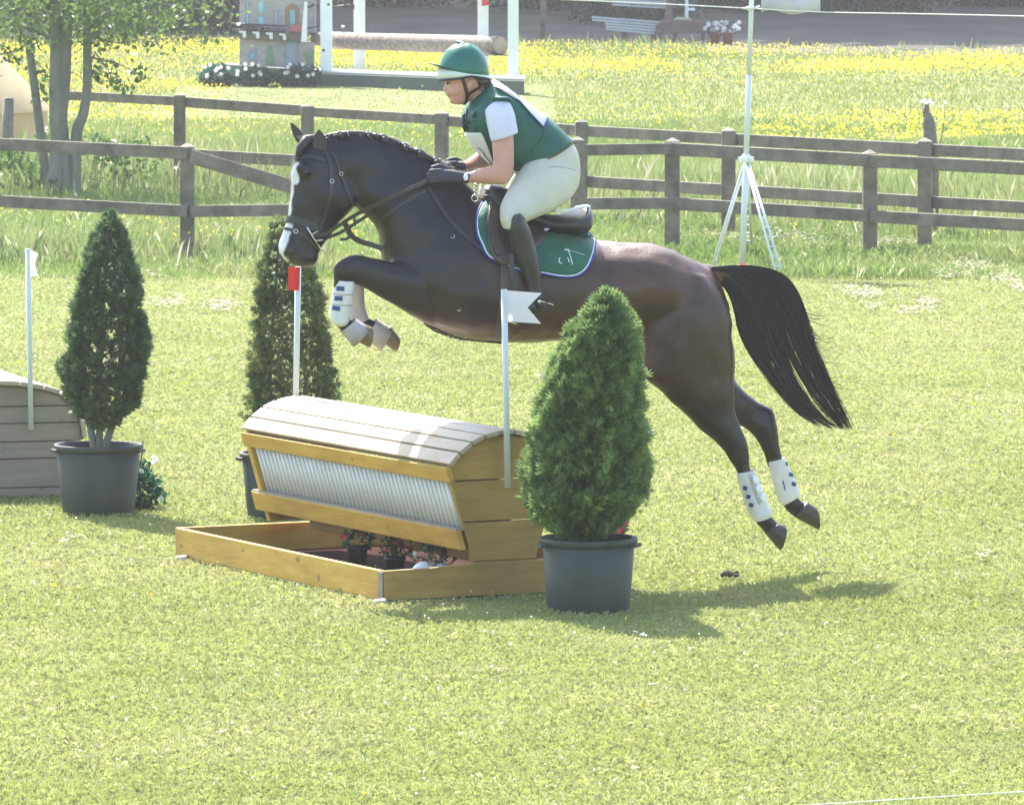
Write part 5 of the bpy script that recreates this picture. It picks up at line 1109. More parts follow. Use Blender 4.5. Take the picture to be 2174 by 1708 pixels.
# near arm
NA = [(1046, 230, 1080, 228, .035, .145), (1040, 244, 1084, 246, .042, .17), (1042, 262, 1086, 262, .045, .19), (1044, 285, 1089, 284, .046, .205), (1045, 310, 1091, 304, .045, .22), (1047, 335, 1091, 330, .044, .225), (1046, 352, 1090, 356, .043, .225), (1038, 355, 1078, 388, .042, .22), (1022, 357, 1048, 391, .038, .215), (1004, 363, 1022, 390, .032, .205), (993, 367, 1000, 388, .026, .195), (982, 367, 984, 387, .024, .19)]
FA = [(1030, 225, 1070, 225, .05, -.16), (1020, 245, 1065, 255, .055, -.18), (1015, 275, 1058, 285, .05, -.19), (1012, 300, 1054, 312, .045, -.19), (1012, 322, 1046, 345, .042, -.18), (1003, 330, 1030, 356, .036, -.16), (990, 340, 1008, 358, .028, -.11), (978, 345, 985, 360, .024, -.06)]
loftpx(rb, NA, 3, n=20); loftpx(rb, FA, 3, n=20)
# legs
NL = [(1130, 322, 1228, 372, .11, .07), (1112, 350, 1214, 418, .110, .13), (1092, 382, 1172, 448, .098, .19), (1074, 412, 1137, 463, .084, .25), (1063, 438, 1110, 476, .073, .29), (1062, 462, 1104, 488, .066, .315), (1072, 482, 1116, 484, .060, .325), (1082, 512, 1130, 510, .056, .33), (1093, 545, 1138, 540, .05, .335), (1106, 580, 1144, 575, .043, .335), (1116, 606, 1146, 602, .036, .335)]
FL = [(1128, 322, 1222, 372, .11, -.07), (1112, 345, 1200, 418, .105, -.13), (1094, 366, 1160, 440, .095, -.19), (1078, 392, 1130, 458, .082, -.25), (1062, 425, 1105, 468, .07, -.29), (1058, 455, 1100, 480, .062, -.31), (1066, 482, 1108, 484, .056, -.32), (1080, 520, 1120, 516, .05, -.33), (1098, 570, 1130, 566, .042, -.33), (1108, 600, 1134, 598, .036, -.33)]
loftpx(rb, scaled(NL, .76), 3, n=20); loftpx(rb, scaled(FL, .76), 3, n=20)
rme = remeshed(rb, .0065, 3, 'person_body'); rbvh = bvh_of(rme)
link_mesh('body', rme, M['skin'], rider)
# clothing
vm = MB(); loftpx(vm, [(1214, 296, 1096, 366, .165, 0), (1207, 291, 1090, 362, .166, 0), (1182, 266, 1050, 353, .165, 0), (1150, 241, 1019, 326, .172, 0), (1115, 215, 998, 300, .182, 0), (1084, 195, 985, 273, .188, 0), (1063, 180, 984, 247, .168, 0), (1050, 172, 993, 228, .125, 0), (1043, 170, 1001, 214, .085, 0), (1040, 170, 1004, 208, .076, 0)], 5, n=40, ex=2.3)
# shoulder straps of the protector
loftpx(vm, [(1035, 215, 1092, 214, .05, .12), (1038, 208, 1086, 210, .05, .15), (1046, 204, 1080, 206, .03, .175)], 4, n=20); loftpx(vm, [(1035, 215, 1092, 214, .05, -.12), (1038, 208, 1086, 210, .05, -.15), (1046, 204, 1080, 206, .03, -.175)], 4, n=20)
vme = remeshed(vm, .008, 3, 'vest'); vbvh = bvh_of(vme); vest = link_mesh('body_protector', vme, M['vest'], rider)
sm_ = MB(); SL = [(1030, 232, 1090, 236, .064, .165), (1031, 243, 1093, 246, .068, .185), (1034, 262, 1096, 262, .068, .2), (1038, 280, 1098, 272, .064, .212), (1043, 300, 1099, 281, .060, .218)]
loftpx(sm_, [(1050, 208, 1078, 212, .03, .12), (1040, 216, 1084, 221, .056, .14)] + SL, 4, n=28); shirt = link_mesh('shirt_sleeve', sm_.mesh('sleeve'), M['shirt'], rider)
sm_ = MB(); loftpx(sm_, [(1034, 214, 1068, 220, .05, -.13), (1020, 240, 1070, 250, .062, -.17), (1012, 275, 1064, 285, .062, -.19), (1010, 298, 1062, 306, .058, -.2)], 4, n=28); link_mesh('shirt_sleeve', sm_.mesh('sleeve'), M['shirt'], rider)
cm = MB(); loftpx(cm, [(1040, 176, 1000, 236, .066, 0), (1033, 172, 1000, 224, .060, 0), (1030, 172, 1001, 218, .056, 0)], 3, n=28); link_mesh('shirt_collar', cm.mesh('collar'), M['shirt'], rider)
bm_ = MB(); loftpx(bm_, [(1196, 286, 1090, 352, .155, 0), (1212, 301, 1094, 366, .158, 0), (1226, 325, 1100, 385, .17, 0), (1230, 360, 1106, 408, .175, 0), (1225, 395, 1120, 430, .165, 0), (1205, 424, 1135, 440, .13, 0)], 4, n=32)
loftpx(bm_, NL[:6] + [(1064, 474, 1108, 484, .060, .32), (1069, 486, 1100, 490, .054, .322)], 4, n=24); loftpx(bm_, FL[:6] + [(1066, 482, 1108, 484, .058, -.32)], 4, n=24)
bme = remeshed(bm_, .009, 4, 'breeches'); bbvh = bvh_of(bme); breech = link_mesh('breeches', bme, M['breech'], rider)
ribbon(bbvh, [(1160, 334), (1178, 325), (1198, 312), (1212, 301)], .03, M['darkbench'], 'belt', rider, .004, .003)
ribbon(bbvh, [(1163, 356), (1175, 354), (1200, 356), (1222, 362)], .003, M['greywood'], 'pocket_seam', breech, .001, .001)
# boots
for s, ST in ((1, [(1088, 455, 1104, 452, .045, .335), (1080, 464, 1112, 460, .066, .332), (1075, 478, 1118, 474, .072, .33), (1078, 500, 1128, 494, .068, .332), (1088, 528, 1136, 522, .058, .333), (1099, 556, 1143, 550, .053, .335), (1110, 584, 1148, 577, .046, .335), (1118, 606, 1150, 601, .040, .335), (1120, 622, 1152, 618, .038, .335), (1118, 636, 1154, 634, .038, .335)]),
              (-1, [(1060, 474, 1106, 472, .064, -.325), (1076, 510, 1120, 506, .058, -.33), (1092, 550, 1132, 545, .05, -.333), (1106, 590, 1136, 585, .042, -.335), (1110, 618, 1140, 614, .038, -.335), (1108, 634, 1142, 632, .038, -.335)])):
    bt_ = MB(); loftpx(bt_, ST, 4, n=24); dx = 0 if s > 0 else -11; w_ = .335 * s
    loftpx(bt_, [(1122 + dx, 632, 1122 + dx, 640, .02, w_), (1156 + dx, 640, 1157 + dx, 664, .034, w_)][::-1] + [(1130 + dx, 634, 1140 + dx, 666, .040, w_), (1108 + dx, 636, 1118 + dx, 672, .041, w_), (1088 + dx, 645, 1098 + dx, 678, .045, w_), (1070 + dx, 655, 1078 + dx, 682, .042, w_), (1060 + dx, 664, 1064 + dx, 680, .026, w_)], 4, n=20)
    bme_ = remeshed(bt_, .0065, 2, 'boot'); bo = link_mesh('riding_boot', bme_, M['leather'], rider)
    if s > 0:
        bob = bvh_of(bme_)
        ribbon(bob, [(1096, 470), (1099, 474), (1102, 477)], .022, M['piping'], 'boot_emblem', bo, .002, .001, sub=4)
        mb = MB(); mb.tube([HP(1148, 640, w_ + .035), HP(1156, 641, w_ + .02), HP(1160, 645, w_), HP(1156, 641, w_ - .02)], .004, 6); mb.tube([HP(1160, 643, w_), HP(1170, 645, w_), HP(1175, 648, w_)], .004, 6); mb.ball(HP(1145, 640, w_ + .041), (.01, 0, 0), (0, .006, 0), (0, 0, .01)); mb.build('spur', M['metal'], bo)
        mb = MB(); mb.tube([HP(1062, 648, w_ + .04), HP(1070, 676, w_ + .05), HP(1100, 682, w_ + .045)], .005, 6)
    st_ = MB(); c = HP(1092 + dx, 640, w_)
    st_.tube([HP(1092 + dx, 618, w_ + .045 * s), HP(1080 + dx, 640, w_ + .055 * s), HP(1076 + dx, 680, w_ + .055 * s), HP(1096 + dx, 686, w_), HP(1104 + dx, 680, w_ - .055 * s), HP(1098 + dx, 640, w_ - .055 * s), HP(1092 + dx, 618, w_ - .045 * s)], .006, 8)
    so_ = st_.build('stirrup', M['metal'], saddle)
    strap([HP(1085 + dx * .5, 540, (.345 if s > 0 else -.345)), HP(1088 + dx * .8, 580, .36 * s), HP(1092 + dx, 618, .36 * s)], .022, M['leather'], 'stirrup_leather', saddle)
# number bib, front and back
fbib, _e = patch(vbvh, [(989, 281), (1000, 281), (1014, 281), (1023, 282), (1032, 300), (1042, 325), (1049, 346), (1046, 350), (1040, 350), (1026, 333), (1012, 318), (1003, 312), (995, 300), (990, 290)], (1016, 308), M['bib'], 'number_bib', rider, .006, .003, nr_=6, sub=3, fallw=.1)
ribbon(vbvh, [(1016, 312), (1022, 315), (1029, 322), (1033, 330), (1042, 340), (1046, 346)], .007, M['brownleather'], 'bib_digit', fbib, .010, .001)
bbib, _e = patch(vbvh, [(1046, 171), (1062, 178), (1085, 194), (1112, 215), (1140, 236), (1162, 252), (1158, 262), (1154, 271), (1140, 258), (1118, 235), (1098, 212), (1080, 200), (1062, 190), (1048, 184)], (1106, 218), M['bib'], 'number_bib', rider, .006, .003, nr_=6, sub=3, fallw=.1)
ribbon(vbvh, [(1048, 186), (1062, 192), (1082, 202), (1099, 213), (1118, 235), (1140, 258), (1154, 272)], .006, M['rim'], 'bib_edge', bbib, .008, .001)
ribbon(vbvh, [(1052, 173), (1070, 180), (1090, 194), (1100, 210)], .006, M['rim'], 'bib_cord', bbib, .012, .002)
ribbon(vbvh, [(1161, 252), (1158, 262), (1153, 272)], .012, M['blueedge'], 'bib_hem', bbib, .008, .001)
ribbon(vbvh, [(1158, 282), (1150, 300), (1136, 316), (1128, 330)], .02, M['vest'], 'side_strap', vest, .006, .003)
mb = MB()
for i in range(12):
    x = random.uniform(988, 1012); y = random.uniform(240, 276); s_ = surf(vbvh, x, y, .008)
    if s_: mb.ball(s_[0], (random.uniform(.004, .012), 0, 0), (0, .006, 0), (0, 0, random.uniform(.004, .014)), 8, 6)
mb.tube([HP(992, 230, .05), HP(990, 255, .06), HP(992, 278, .07)], .004, 6); mb.tube([HP(984, 245, .06), HP(983, 262, .07), HP(988, 278, .07)], .008, 6)
mb.build('front_clips', M['glove'], vest)
mb = MB(); mb.tube([HP(x, y, w_) for x, y, w_ in ((1206, 294, .06), (1210, 296, .04), (1211, 300, .02))], .012, 8); mb.build('rear_toggle', M['bib'], vest)
# helmet
hel = MB(); HC = HP(984, 162, 0); hx = 55 / 441; hy = .108; hz = 71 / 441
fwd = hu
def hpt(th_, ph, k=1.0):
    c, s = math.cos(th_), math.sin(th_); ce, se = math.cos(ph), math.sin(ph)
    ce2 = abs(ce) ** .85; pw_ = 1.0
    return HC + fwd * (c * ce2 * hx * k) + hn * (s * ce2 * hy * k) + ez * (se * hz * k)
def band_top(c): return math.asin(np.clip(np.interp(c, [-1, 0, 1], [.02, .095, .235]), -1, 1))
def band_bot(c): return math.asin(np.clip(np.interp(c, [-1, -.45, -.1, .35, 1], [-.07, .0, .035, -.03, -.085]), -1, 1))
nT = 48; rings = []
for j in range(13):
    r = []
    for k in range(nT):
        th_ = 2 * math.pi * k / nT; c = math.cos(th_); b0 = band_top(c) - .02; ph = b0 + (math.pi / 2 - .02 - b0) * j / 12
        p = hpt(th_, ph, 1.0); q = noise.noise(p * 14) * .0022 + .0015 * math.cos(6 * th_) * (j / 12); r.append(p + (p - HC).normalized() * q)
    rings.append(r)
hel.rings(rings, True); helmet = hel.build('helmet', M['silk'], rider)
bd = MB(); rings = []
for j, (q, kk) in enumerate(((0, 1.0), (0, 1.022), (.5, 1.03), (1, 1.022), (1, .99))):
    rings.append([hpt(2 * math.pi * k / nT, band_bot(math.cos(2 * math.pi * k / nT)) * (1 - q) + band_top(math.cos(2 * math.pi * k / nT)) * q, kk) for k in range(nT)])
bd.rings(rings, False); bd.build('helmet_band', M['band'], helmet)
bd = MB(); pts = [hpt(2 * math.pi * k / nT, band_bot(math.cos(2 * math.pi * k / nT)) - .015, 1.0) for k in range(nT)]; bd.tube(pts + [pts[0]], .006, 8, False); bd.build('helmet_rim', M['rim'], helmet)
bd = MB(); Vp = []; Fp = []
for k in range(13):     # peak
    a = -1.05 + 2.1 * k / 12; root = hpt(a, band_top(math.cos(a)) + .03, .99); ext = max(0, math.cos(a * 1.35)) ** .8
    tip = root + fwd * (.050 * ext) + ez * (.020 * ext); midp = (root + tip) / 2 + ez * .002
    for p in (root, midp, tip): Vp.append(p)
for k in range(12):
    for q in range(2): Fp.append((k * 3 + q, k * 3 + q + 1, k * 3 + q + 4, k * 3 + q + 3))
bd.add(Vp, Fp, True); pk = bd.build('peak', M['silk'], helmet); ss = pk.modifiers.new('s', 'SOLIDIFY'); ss.thickness = .005
bd = MB(); bd.ball(hpt(0, 1.5, 1.0) + ez * .0, fwd * .012, hn * .012, ez * .006, 12, 8)
for a in (2.2,): q0 = hpt(0, 1.5, 1.01); bd.tube([q0, q0 + Vector((.03 * math.cos(a), .0, .004)), q0 + Vector((.055, -.02 * a / 2, -.012))], [.006, .008, .003], 6)
bd.build('silk_knot', M['silk'], helmet)
# chin straps
ribbon(rbvh, [(982, 166), (985, 176), (989, 188), (991, 202), (989, 215), (984, 223)], .017, M['leather'], 'chin_strap', helmet, .004, .003)
ribbon(rbvh, [(1014, 172), (1018, 182), (1008, 190), (998, 196), (991, 205)], .012, M['leather'], 'chin_strap', helmet, .006, .003)
# hair: rolled behind and below the helmet
hm = MB(); rblob(1022, 172, .03, 17, 11, .055, hm); rblob(1022, 172, -.03, 17, 11, .055, hm); rblob(1030, 186, 0, 13, 11, .04, hm); rblob(1012, 168, .058, 9, 5, .022, hm)
for k in range(120):
    x, y = random.uniform(1012, 1038), random.uniform(164, 188); c = HP(x, y, random.uniform(-.06, .085)); hm.tube([c, c + Vector((.012, -.004, -.012)), c + Vector((.016, 0, -.032 + random.uniform(-.01, .01)))], [.002, .002, .0008], 4)
hm.build('hair', M['brownhair'], rider)
# eyes, brows, mouth
for s in (1, -1):
    e = MB(); c = HP(951.5, 178, .033 * s); e.ball(c - hu * .001, hu * .009, hn * .011, ez * .0045, 14, 10); eo = e.build('eye', M['eyewhite'], rider)
    e = MB(); e.ball(c + hu * .005 + hn * .004 * s, hu * .005, hn * .0065, ez * .0042, 12, 8); e.build('iris', M['eye'], eo)
    ribbon(rbvh, [(946.5, 171.5), (951, 169.8), (958, 171.5)], .005, M['brownhair'], 'eyebrow', rider, .001, .001, sub=4) if s > 0 else None
    if s > 0: ribbon(rbvh, [(948, 175.5), (952, 174.6), (957, 177)], .003, M['brownhair'], 'eyelashes', rider, .001, .001, sub=4)
ribbon(rbvh, [(950.5, 201.8), (955, 202.4), (959, 202.2)], .0045, M['lips'], 'mouth', rider, .0005, .0008, sub=4)
# gloves with fingers closed on the reins
def glove(wr, kn, w_, s=1, flip=1):
    """wr: wrist px pair, kn: knuckle px pair"""
    gm = MB(); loftpx(gm, [(*wr[0], *wr[1], .029, w_), ((wr[0][0] * .6 + kn[0][0] * .4), (wr[0][1] * .6 + kn[0][1] * .4) - 1, (wr[1][0] * .6 + kn[1][0] * .4), (wr[1][1] * .6 + kn[1][1] * .4) + 1, .026, w_), (*kn[0], *kn[1], .024, w_)], 4, n=20)
    top, bot = Vector((*kn[0], 0)), Vector((*kn[1], 0))
    for f in range(4):      # four fingers stacked from top to bottom, curled back under
        t = (f + .5) / 4; kx = kn[0][0] * (1 - t) + kn[1][0] * t; ky = kn[0][1] * (1 - t) + kn[1][1] * t; ln = (17, 19, 18, 14)[f] * s
        a = HP(kx + 6, ky, w_ + .010); b = HP(kx - ln * .75, ky + 1, w_ + .014); c = HP(kx - ln * .95, ky + 3, w_ - .012); d = HP(kx - ln * .35, ky + 4, w_ - .030); e = HP(kx + 3, ky + 3, w_ - .026)
        r = (.0100, .0102, .0098, .0086)[f]; gm.tube([Vector(v) for v in crom([tuple(v) for v in (a, b, c, d, e)], 4)], r, 10)
        gm.ball(a, hu * .012, hn * .010, ez * .010, 10, 8)
    a = HP((wr[0][0] + kn[0][0]) / 2 + 4, wr[0][1] - 0, w_ - .012); b = HP(kn[0][0] + 6, kn[0][1] - 5, w_ - .018); c = HP(kn[0][0] - 6, kn[0][1] - 4, w_ - .012); d = HP(kn[0][0] - 15, kn[0][1] - 1, w_ - .004)
    gm.tube([Vector(v) for v in crom([tuple(v) for v in (a, b, c, d)], 4)], [.013, .0125, .012, .0118, .0115, .0115, .011, .011, .011, .0105, .010, .010, .009], 10)
    return link_mesh('glove', remeshed(gm, .0038, 2, 'glove'), M['glove'], rider)
glove(((990, 366), (983, 389)), ((930, 358), (926, 388)), .192)
glove(((985, 343), (989, 361)), ((962, 343), (960, 362)), -.055, .8)
mb = MB(); rr_ = ringpts(HP(989, 365, .192), HP(984, 389, .192), hn, .030, 20); r2 = ringpts(HP(996, 365, .195), HP(992, 390, .195), hn, .032, 20); mb.rings([rr_, r2], False); wb = mb.build('wrist_band', M['rim'], rider)
mb = MB(); mb.ball(HP(989, 376, .225), hu * .012, ez * .018, hn * .004, 14, 8); mb.build('watch_face', M['piping'], wb)
# hanging metal rings at the pommel
mb = MB(); prc = []
for i in range(4): c = HP(1011, 392 + i * 7, .16); mb.tube([c + (hu * math.cos(a) + ez * math.sin(a) * .5) * .010 for a in [k * math.pi / 5 for k in range(11)]], .0035, 6, False)
c = HP(1008, 421, .165); mb.tube([c + (hu * math.cos(a) + ez * math.sin(a)) * .016 for a in [k * math.pi / 6 for k in range(13)]], .0035, 6, False); mb.ball(HP(1033, 414, .17), (.012, 0, 0), (0, .006, 0), (0, 0, .004)); mb.build('pommel_rings', M['metal'], saddle)
# ------------------------------------------------------------ grass, flowers, clippings (uncountable)
def nz(X, Y, s, seed=0):
    """cheap smooth value noise"""
    g = np.random.default_rng(1000 + seed); T = g.random((256, 256)); x = X * s + 57.3; y = Y * s + 91.7; xi = np.floor(x).astype(int); yi = np.floor(y).astype(int); fx = x - xi; fy = y - yi
    fx = fx * fx * (3 - 2 * fx); fy = fy * fy * (3 - 2 * fy); a = T[xi % 256, yi % 256]; b = T[(xi + 1) % 256, yi % 256]; c = T[xi % 256, (yi + 1) % 256]; d = T[(xi + 1) % 256, (yi + 1) % 256]
    return (a * (1 - fx) + b * fx) * (1 - fy) + (c * (1 - fx) + d * fx) * fy
def grass_patch(name, n, Y0, Y1, hmin, hmax, wid, colA, colB, dry, seed, margin=1.2, lean=.6, keep=None, power=1.0, hmap=None):
    g = np.random.default_rng(seed); q = g.random(n)
    # density falls with distance: sample 1/Y-ish
    Y = Y0 * (Y1 / Y0) ** (q ** power); hw = Y * 1087 / F + margin; X = (g.random(n) * 2 - 1) * hw
    h = hmin + (hmax - hmin) * g.random(n) ** 1.4; n1 = nz(X, Y, .9, 1); n2 = nz(X, Y, 4.5, 2); n3 = nz(X, Y * .5, .3, 3)
    h = h * (.65 + .7 * n2)
    if hmap is not None: h = h * hmap(X, Y)
    if keep is not None:
        k = keep(X, Y, g); X, Y, h, n1, n2, n3 = X[k], Y[k], h[k], n1[k], n2[k], n3[k]
    n = len(X); a = g.random(n) * 2 * math.pi; w_ = wid * (.6 + .8 * g.random(n)) * (Y / Y0) ** .35; ln = lean * g.random(n) ** 1.2; la = g.random(n) * 2 * math.pi
    dx = np.cos(a) * w_ / 2; dy = np.sin(a) * w_ / 2; tx = np.cos(la) * h * ln; ty = np.sin(la) * h * ln
    V = np.empty((n, 4, 3)); V[:, 0] = np.stack([X - dx, Y - dy, np.zeros(n)], 1); V[:, 1] = np.stack([X + dx, Y + dy, np.zeros(n)], 1)
    V[:, 2] = np.stack([X + tx * .45 + dx * .75, Y + ty * .45 + dy * .75, h * .62], 1); V[:, 3] = np.stack([X + tx, Y + ty, h * np.clip(1 - .3 * ln - .12 * ln * ln, .2, 1)], 1)
    base = np.arange(n) * 4; Fc = np.concatenate([np.stack([base, base + 1, base + 2], 1), np.stack([base, base + 2, base + 3], 1)])
    t = np.clip(.15 + .35 * n1 + .25 * n3 + .25 * n2 + g.normal(0, .07, n), 0, 1)[:, None]; col = np.array(colA) * (1 - t) + np.array(colB) * t
    n5 = nz(X, Y * .7, 1.5, 5); br = np.clip((n5 - .6) * 1.4, 0, .28)[:, None]; col = col * (1 - br) + np.array((.40, .36, .18)) * br
    dr = (g.random(n) < (.03 + .2 * np.clip(n2 * n1 * 2 - .35, 0, 1)))[:, None]; col = np.where(dr, np.array(dry) * (.7 + .5 * g.random((n, 1))), col)
    col = col * (.92 + .16 * g.random((n, 1))); cols = np.repeat(np.hstack([col, np.ones((n, 1))]), 4, 0)
    o = np_mesh(name, V.reshape(-1, 3), Fc, 3, M['grass'], cols); o['kind'] = 'stuff'; return o
def in_jump(X, Y):
    px_, py_ = X - JA.x, Y - JA.y; a = px_ * e1.x + py_ * e1.y; b = px_ * e2.x + py_ * e2.y; return (a > -.05) & (a < LJ + .05) & (b > -.03) & (b < W2 + .02)
pots = [o for o in bpy.data.objects if o.name.startswith('potted_conifer')]
def keep_lawn(X, Y, g):
    k = ~in_jump(X, Y)
    for p in pots: k &= ((X - p.location.x) ** 2 + (Y - p.location.y) ** 2) > .03
    return k
GA, GB, GD = (.245, .275, .080), (.36, .385, .135), (.46, .43, .25)
grass_patch('lawn_grass', 1150000, 23.0, 62.0, .012, .034, .0042, GA, GB, GD, 1, keep=keep_lawn, lean=1.5, margin=1.8)
# longer rough grass along the fences and beyond
def rough_h(X, Y):
    return .45 + 1.3 * np.clip(nz(X, Y, .55, 8) - .2, 0, 1)
grass_patch('rough_grass', 330000, 57.5, 92.0, .04, .12, .0052, (.10, .18, .04), (.24, .31, .09), (.5, .47, .30), 2, margin=2.0, lean=.7, hmap=rough_h)
def tall_keep(X, Y, g):
    yc = np.interp(X, [-9, -5, -1, 3, 9], [78, 76, 74, 69, 65]); return (np.abs(Y - yc) < 5.5 * g.random(len(X)) + .5) & (g.random(len(X)) < .25 + .9 * nz(X, Y, 1.2, 9))
grass_patch('tall_grass', 110000, 60, 84, .18, .42, .0055, (.13, .19, .055), (.25, .30, .11), (.50, .46, .33), 3, margin=2.0, lean=.35, keep=tall_keep)
def left_keep(X, Y, g):
    return (X < -1.6) & (np.abs(Y - np.interp(X, [-9, -3, -1.6], [61.5, 60.8, 60.5])) < 2.4 * g.random(len(X)) + .2) & (g.random(len(X)) < .3 + .7 * nz(X, Y, 1.6, 12))
grass_patch('tall_grass', 90000, 57, 66, .10, .30, .0055, (.09, .16, .045), (.25, .31, .11), (.50, .46, .33), 4, margin=2.0, lean=.45, keep=left_keep)
grass_patch('meadow_grass', 190000, 80, 148, .03, .075, .016, (.15, .20, .04), (.24, .285, .065), (.42, .40, .2), 5, margin=3.5, lean=.6, hmap=lambda X, Y: np.where((X < .6) & (X > -5) & (Y > 93) & (Y < 107), .3, 1), keep=lambda X, Y, g: (Y < np.interp(X, [vs_[1].x, vs_[2].x, vs_[3].x], [vs_[1].y, vs_[2].y, vs_[3].y]) + .5))
def topgrass(X, Y, g):
    yr = np.interp(X, [vs_[1].x, vs_[2].x, vs_[3].x], [vs_[1].y, vs_[2].y, vs_[3].y]); return (np.abs(Y - yr + 1.0) < 2.2) & ((X > .4) & (X < 3.5) | (g.random(len(X)) < .25))
grass_patch('verge_grass', 60000, 105, 140, .12, .34, .020, (.12, .20, .05), (.26, .32, .12), (.42, .40, .2), 6, margin=3.0, lean=.35, keep=topgrass)
# yellow buttercups in bands (front edge / back edge given on the ground)
def flowers(name, n, Y0, Y1, r, dens, colr, seed, zlo, zhi, margin=2.5, mt='petal'):
    g = np.random.default_rng(seed); Y = Y0 + (Y1 - Y0) * g.random(n); hw = Y * 1087 / F + margin; X = (g.random(n) * 2 - 1) * hw; k = g.random(n) < dens(X, Y); X, Y = X[k], Y[k]; n = len(X)
    z = (zlo + (zhi - zlo) * g.random(n)) * (np.clip((Y - 96) / 24, .35, 1) if Y1 > 100 else 1) * (.75 + .6 * nz(X, Y, .9, 41)); C0 = np.stack([X, Y, z], 1); u = g.normal(0, 1, (n, 3)); u[:, 2] *= .5; u /= np.linalg.norm(u, axis=1)[:, None]; v = np.cross(u, g.normal(0, 1, (n, 3))); v /= np.linalg.norm(v, axis=1)[:, None]
    rr = (r * (.7 + .6 * g.random(n)))[:, None]; V = np.stack([C0 - u * rr, C0 - v * rr, C0 + u * rr, C0 + v * rr], 1).reshape(-1, 3)
    cols = np.repeat(np.hstack([np.array(colr) * (.8 + .4 * g.random((n, 1))), np.ones((n, 1))]), 4, 0)
    o = np_mesh(name, V, np.arange(4 * n).reshape(-1, 4), 4, M[mt], cols); o['kind'] = 'stuff'; return o
def pyof(Y): return -300 + 3.5 * F / Y
def dens_back(X, Y):
    yp = pyof(Y); xp = 1087 + X * F / Y; left = xp < 480
    f = np.interp(yp, [60, 80, 105, 152, 172, 205, 225, 245, 275, 310], [1, 1, 1, .9, .07, .03, .05, .10, .07, .02])
    f = np.where(left, np.interp(yp, [55, 70, 125, 140, 160, 180, 215, 245, 275], [.9, .9, .7, .3, .6, .65, .3, .35, .06]), f)
    f = np.where((xp > 1600) & (yp > 238) & (yp < 300), .6, f)
    yr = np.interp(X, [vs_[1].x, vs_[2].x, vs_[3].x], [vs_[1].y, vs_[2].y, vs_[3].y]); f = np.where(Y > yr + .3, 0, f)
    f = np.where((xp > 1300) & (yp > 155) & (yp < 232), f * .6, f)
    return f * np.clip(nz(X, Y, .45, 21) * 1.5 - .05, 0, 1) ** 1.5 * np.clip(.3 + 1.1 * nz(X, Y * .6, 1.8, 22), 0, 1)
flowers('buttercups', 190000, 84, 146, .017, dens_back, (.82, .66, .04), 31, .05, .20)
flowers('buttercups', 9000, 60.2, 66, .013, lambda X, Y: np.where((X < -1.2) & (X > -6), .5 * np.clip(nz(X, Y, .8, 24) * 2 - .9, 0, 1), .01), (.82, .62, .04), 32, .14, .30)
flowers('lawn_daisies', 2600, 24, 62, .0058, lambda X, Y: np.clip(nz(X, Y, .7, 26) * 1.6 - .3, .05, 1), (.82, .82, .82), 33, .035, .055, 1.2)
flowers('lawn_buttercups', 130, 24, 60, .010, lambda X, Y: np.ones(len(X)) * .7, (.82, .62, .04), 34, .04, .06, 1.2)
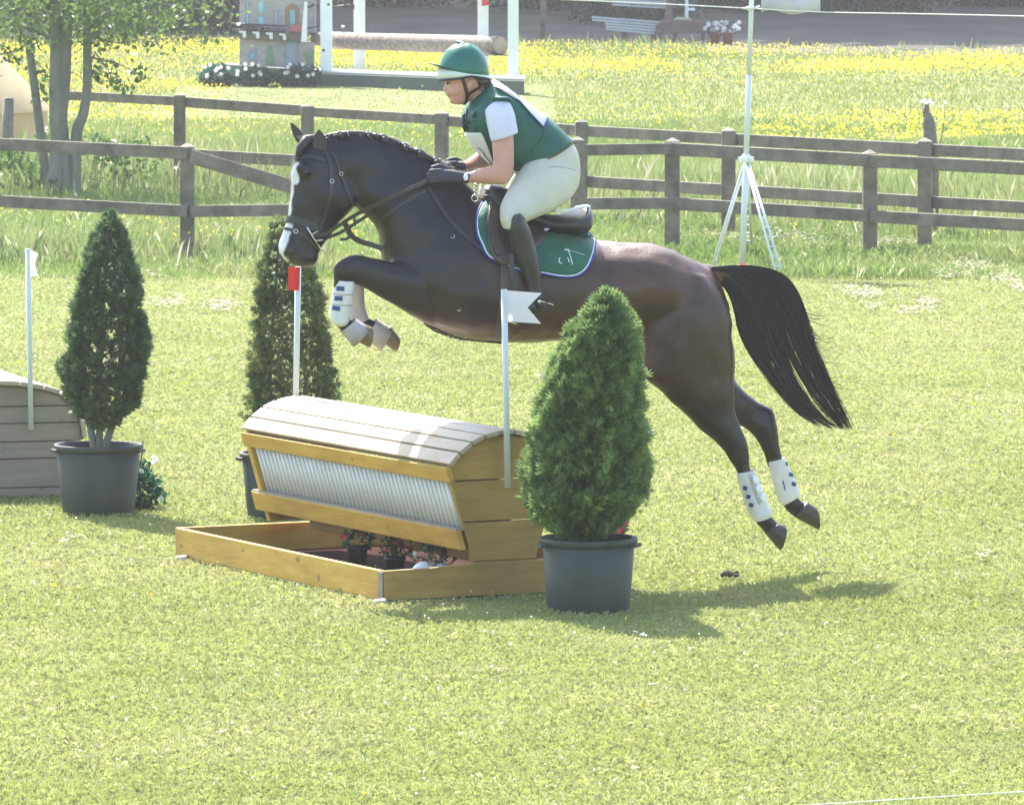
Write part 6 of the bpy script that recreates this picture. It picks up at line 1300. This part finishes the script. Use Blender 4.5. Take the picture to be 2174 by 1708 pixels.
# dry grass clippings lying on the lawn
def clippings(spots, seed):
    g = np.random.default_rng(seed); V = []; cols = []
    for x, y, w_, dpt, n in spots:
        c = G(x, y)
        for _ in range(n):
            a = g.random() * math.pi; L = g.uniform(.015, .045); q = np.array([c.x + g.normal(0, w_), c.y + g.normal(0, dpt), .03 + abs(g.normal(0, .025))]); d = np.array([math.cos(a), math.sin(a), g.normal(0, .25)]) * L / 2; e = np.array([-math.sin(a), math.cos(a), .6]) * .0025
            V += [q - d - e, q + d - e, q + d + e, q - d + e]; t = g.random(); cc = np.array([.60, .54, .38]) * (1 - t) + np.array([.42, .40, .24]) * t; cols += [[*cc, 1]] * 4
    o = np_mesh('dry_clippings', np.array(V), np.arange(len(V)).reshape(-1, 4), 4, M['straw'], np.array(cols)); o['kind'] = 'stuff'
sp = [(1830, 632, .07, .3, 500), (1760, 497, .10, .35, 700), (1680, 508, .12, .4, 600), (2070, 578, .10, .3, 400), (2010, 590, .06, .25, 260), (2130, 600, .10, .3, 300), (1972, 652, .06, .25, 300), (1940, 668, .08, .2, 200), (1850, 660, .05, .2, 120), (470, 660, .06, .25, 350), (360, 652, .08, .3, 250), (160, 548, .15, .4, 500), (40, 545, .2, .5, 500), (360, 405, .25, .6, 900), (590, 415, .3, .8, 900), (470, 400, .3, .7, 700), (2165, 620, .05, .2, 160), (1880, 520, .12, .4, 300), (1560, 510, .12, .4, 300), (480, 470, .2, .5, 250), (145, 1162, .02, .06, 40), (2090, 1195, .025, .06, 50)]
g = np.random.default_rng(77)
for _ in range(60): sp.append((g.uniform(0, 2174), g.uniform(380, 640), .10, .25, 40))
for _ in range(14): sp.append((g.uniform(0, 2174), g.uniform(640, 1700), .02, .05, 4))
clippings(sp, 3)
c = G(1550, 1232); mb = MB()
for _ in range(14):
    q = c + Vector((random.gauss(0, .022), random.gauss(0, .06), .02 + .03 * random.random())); mb.ball(q, (random.uniform(.006, .018), 0, 0), (0, random.uniform(.006, .02), 0), (0, 0, random.uniform(.005, .014)), 8, 6)
tag(mb.build('dirt_clod', M['dirt'], base=c), 'small dark clod of dirt on the grass below the hind hooves', 'clod')
for ob in list(bpy.data.objects):
    if ob.parent is None and ob.type in ('MESH',) and 'label' not in ob and 'kind' not in ob: print('UNLABELLED', ob.name)

# ------------------------------------------------------------ air
mb = MB(); mb.box((0, 96, 21), (110, 0, 0), (0, 112, 0), (0, 0, 23)); hz_ = mb.build('haze', None); hm_ = bpy.data.materials.new('haze'); hm_.use_nodes = True; hN = hm_.node_tree.nodes
hN.remove(hN['Principled BSDF']); pv = hN.new('ShaderNodeVolumePrincipled'); pv.inputs['Density'].default_value = .00045; pv.inputs['Color'].default_value = (.97, .97, 1, 1); pv.inputs['Anisotropy'].default_value = .3
hm_.node_tree.links.new(pv.outputs[0], hN['Material Output'].inputs['Volume']); hz_.data.materials.append(hm_); hz_['kind'] = 'stuff'
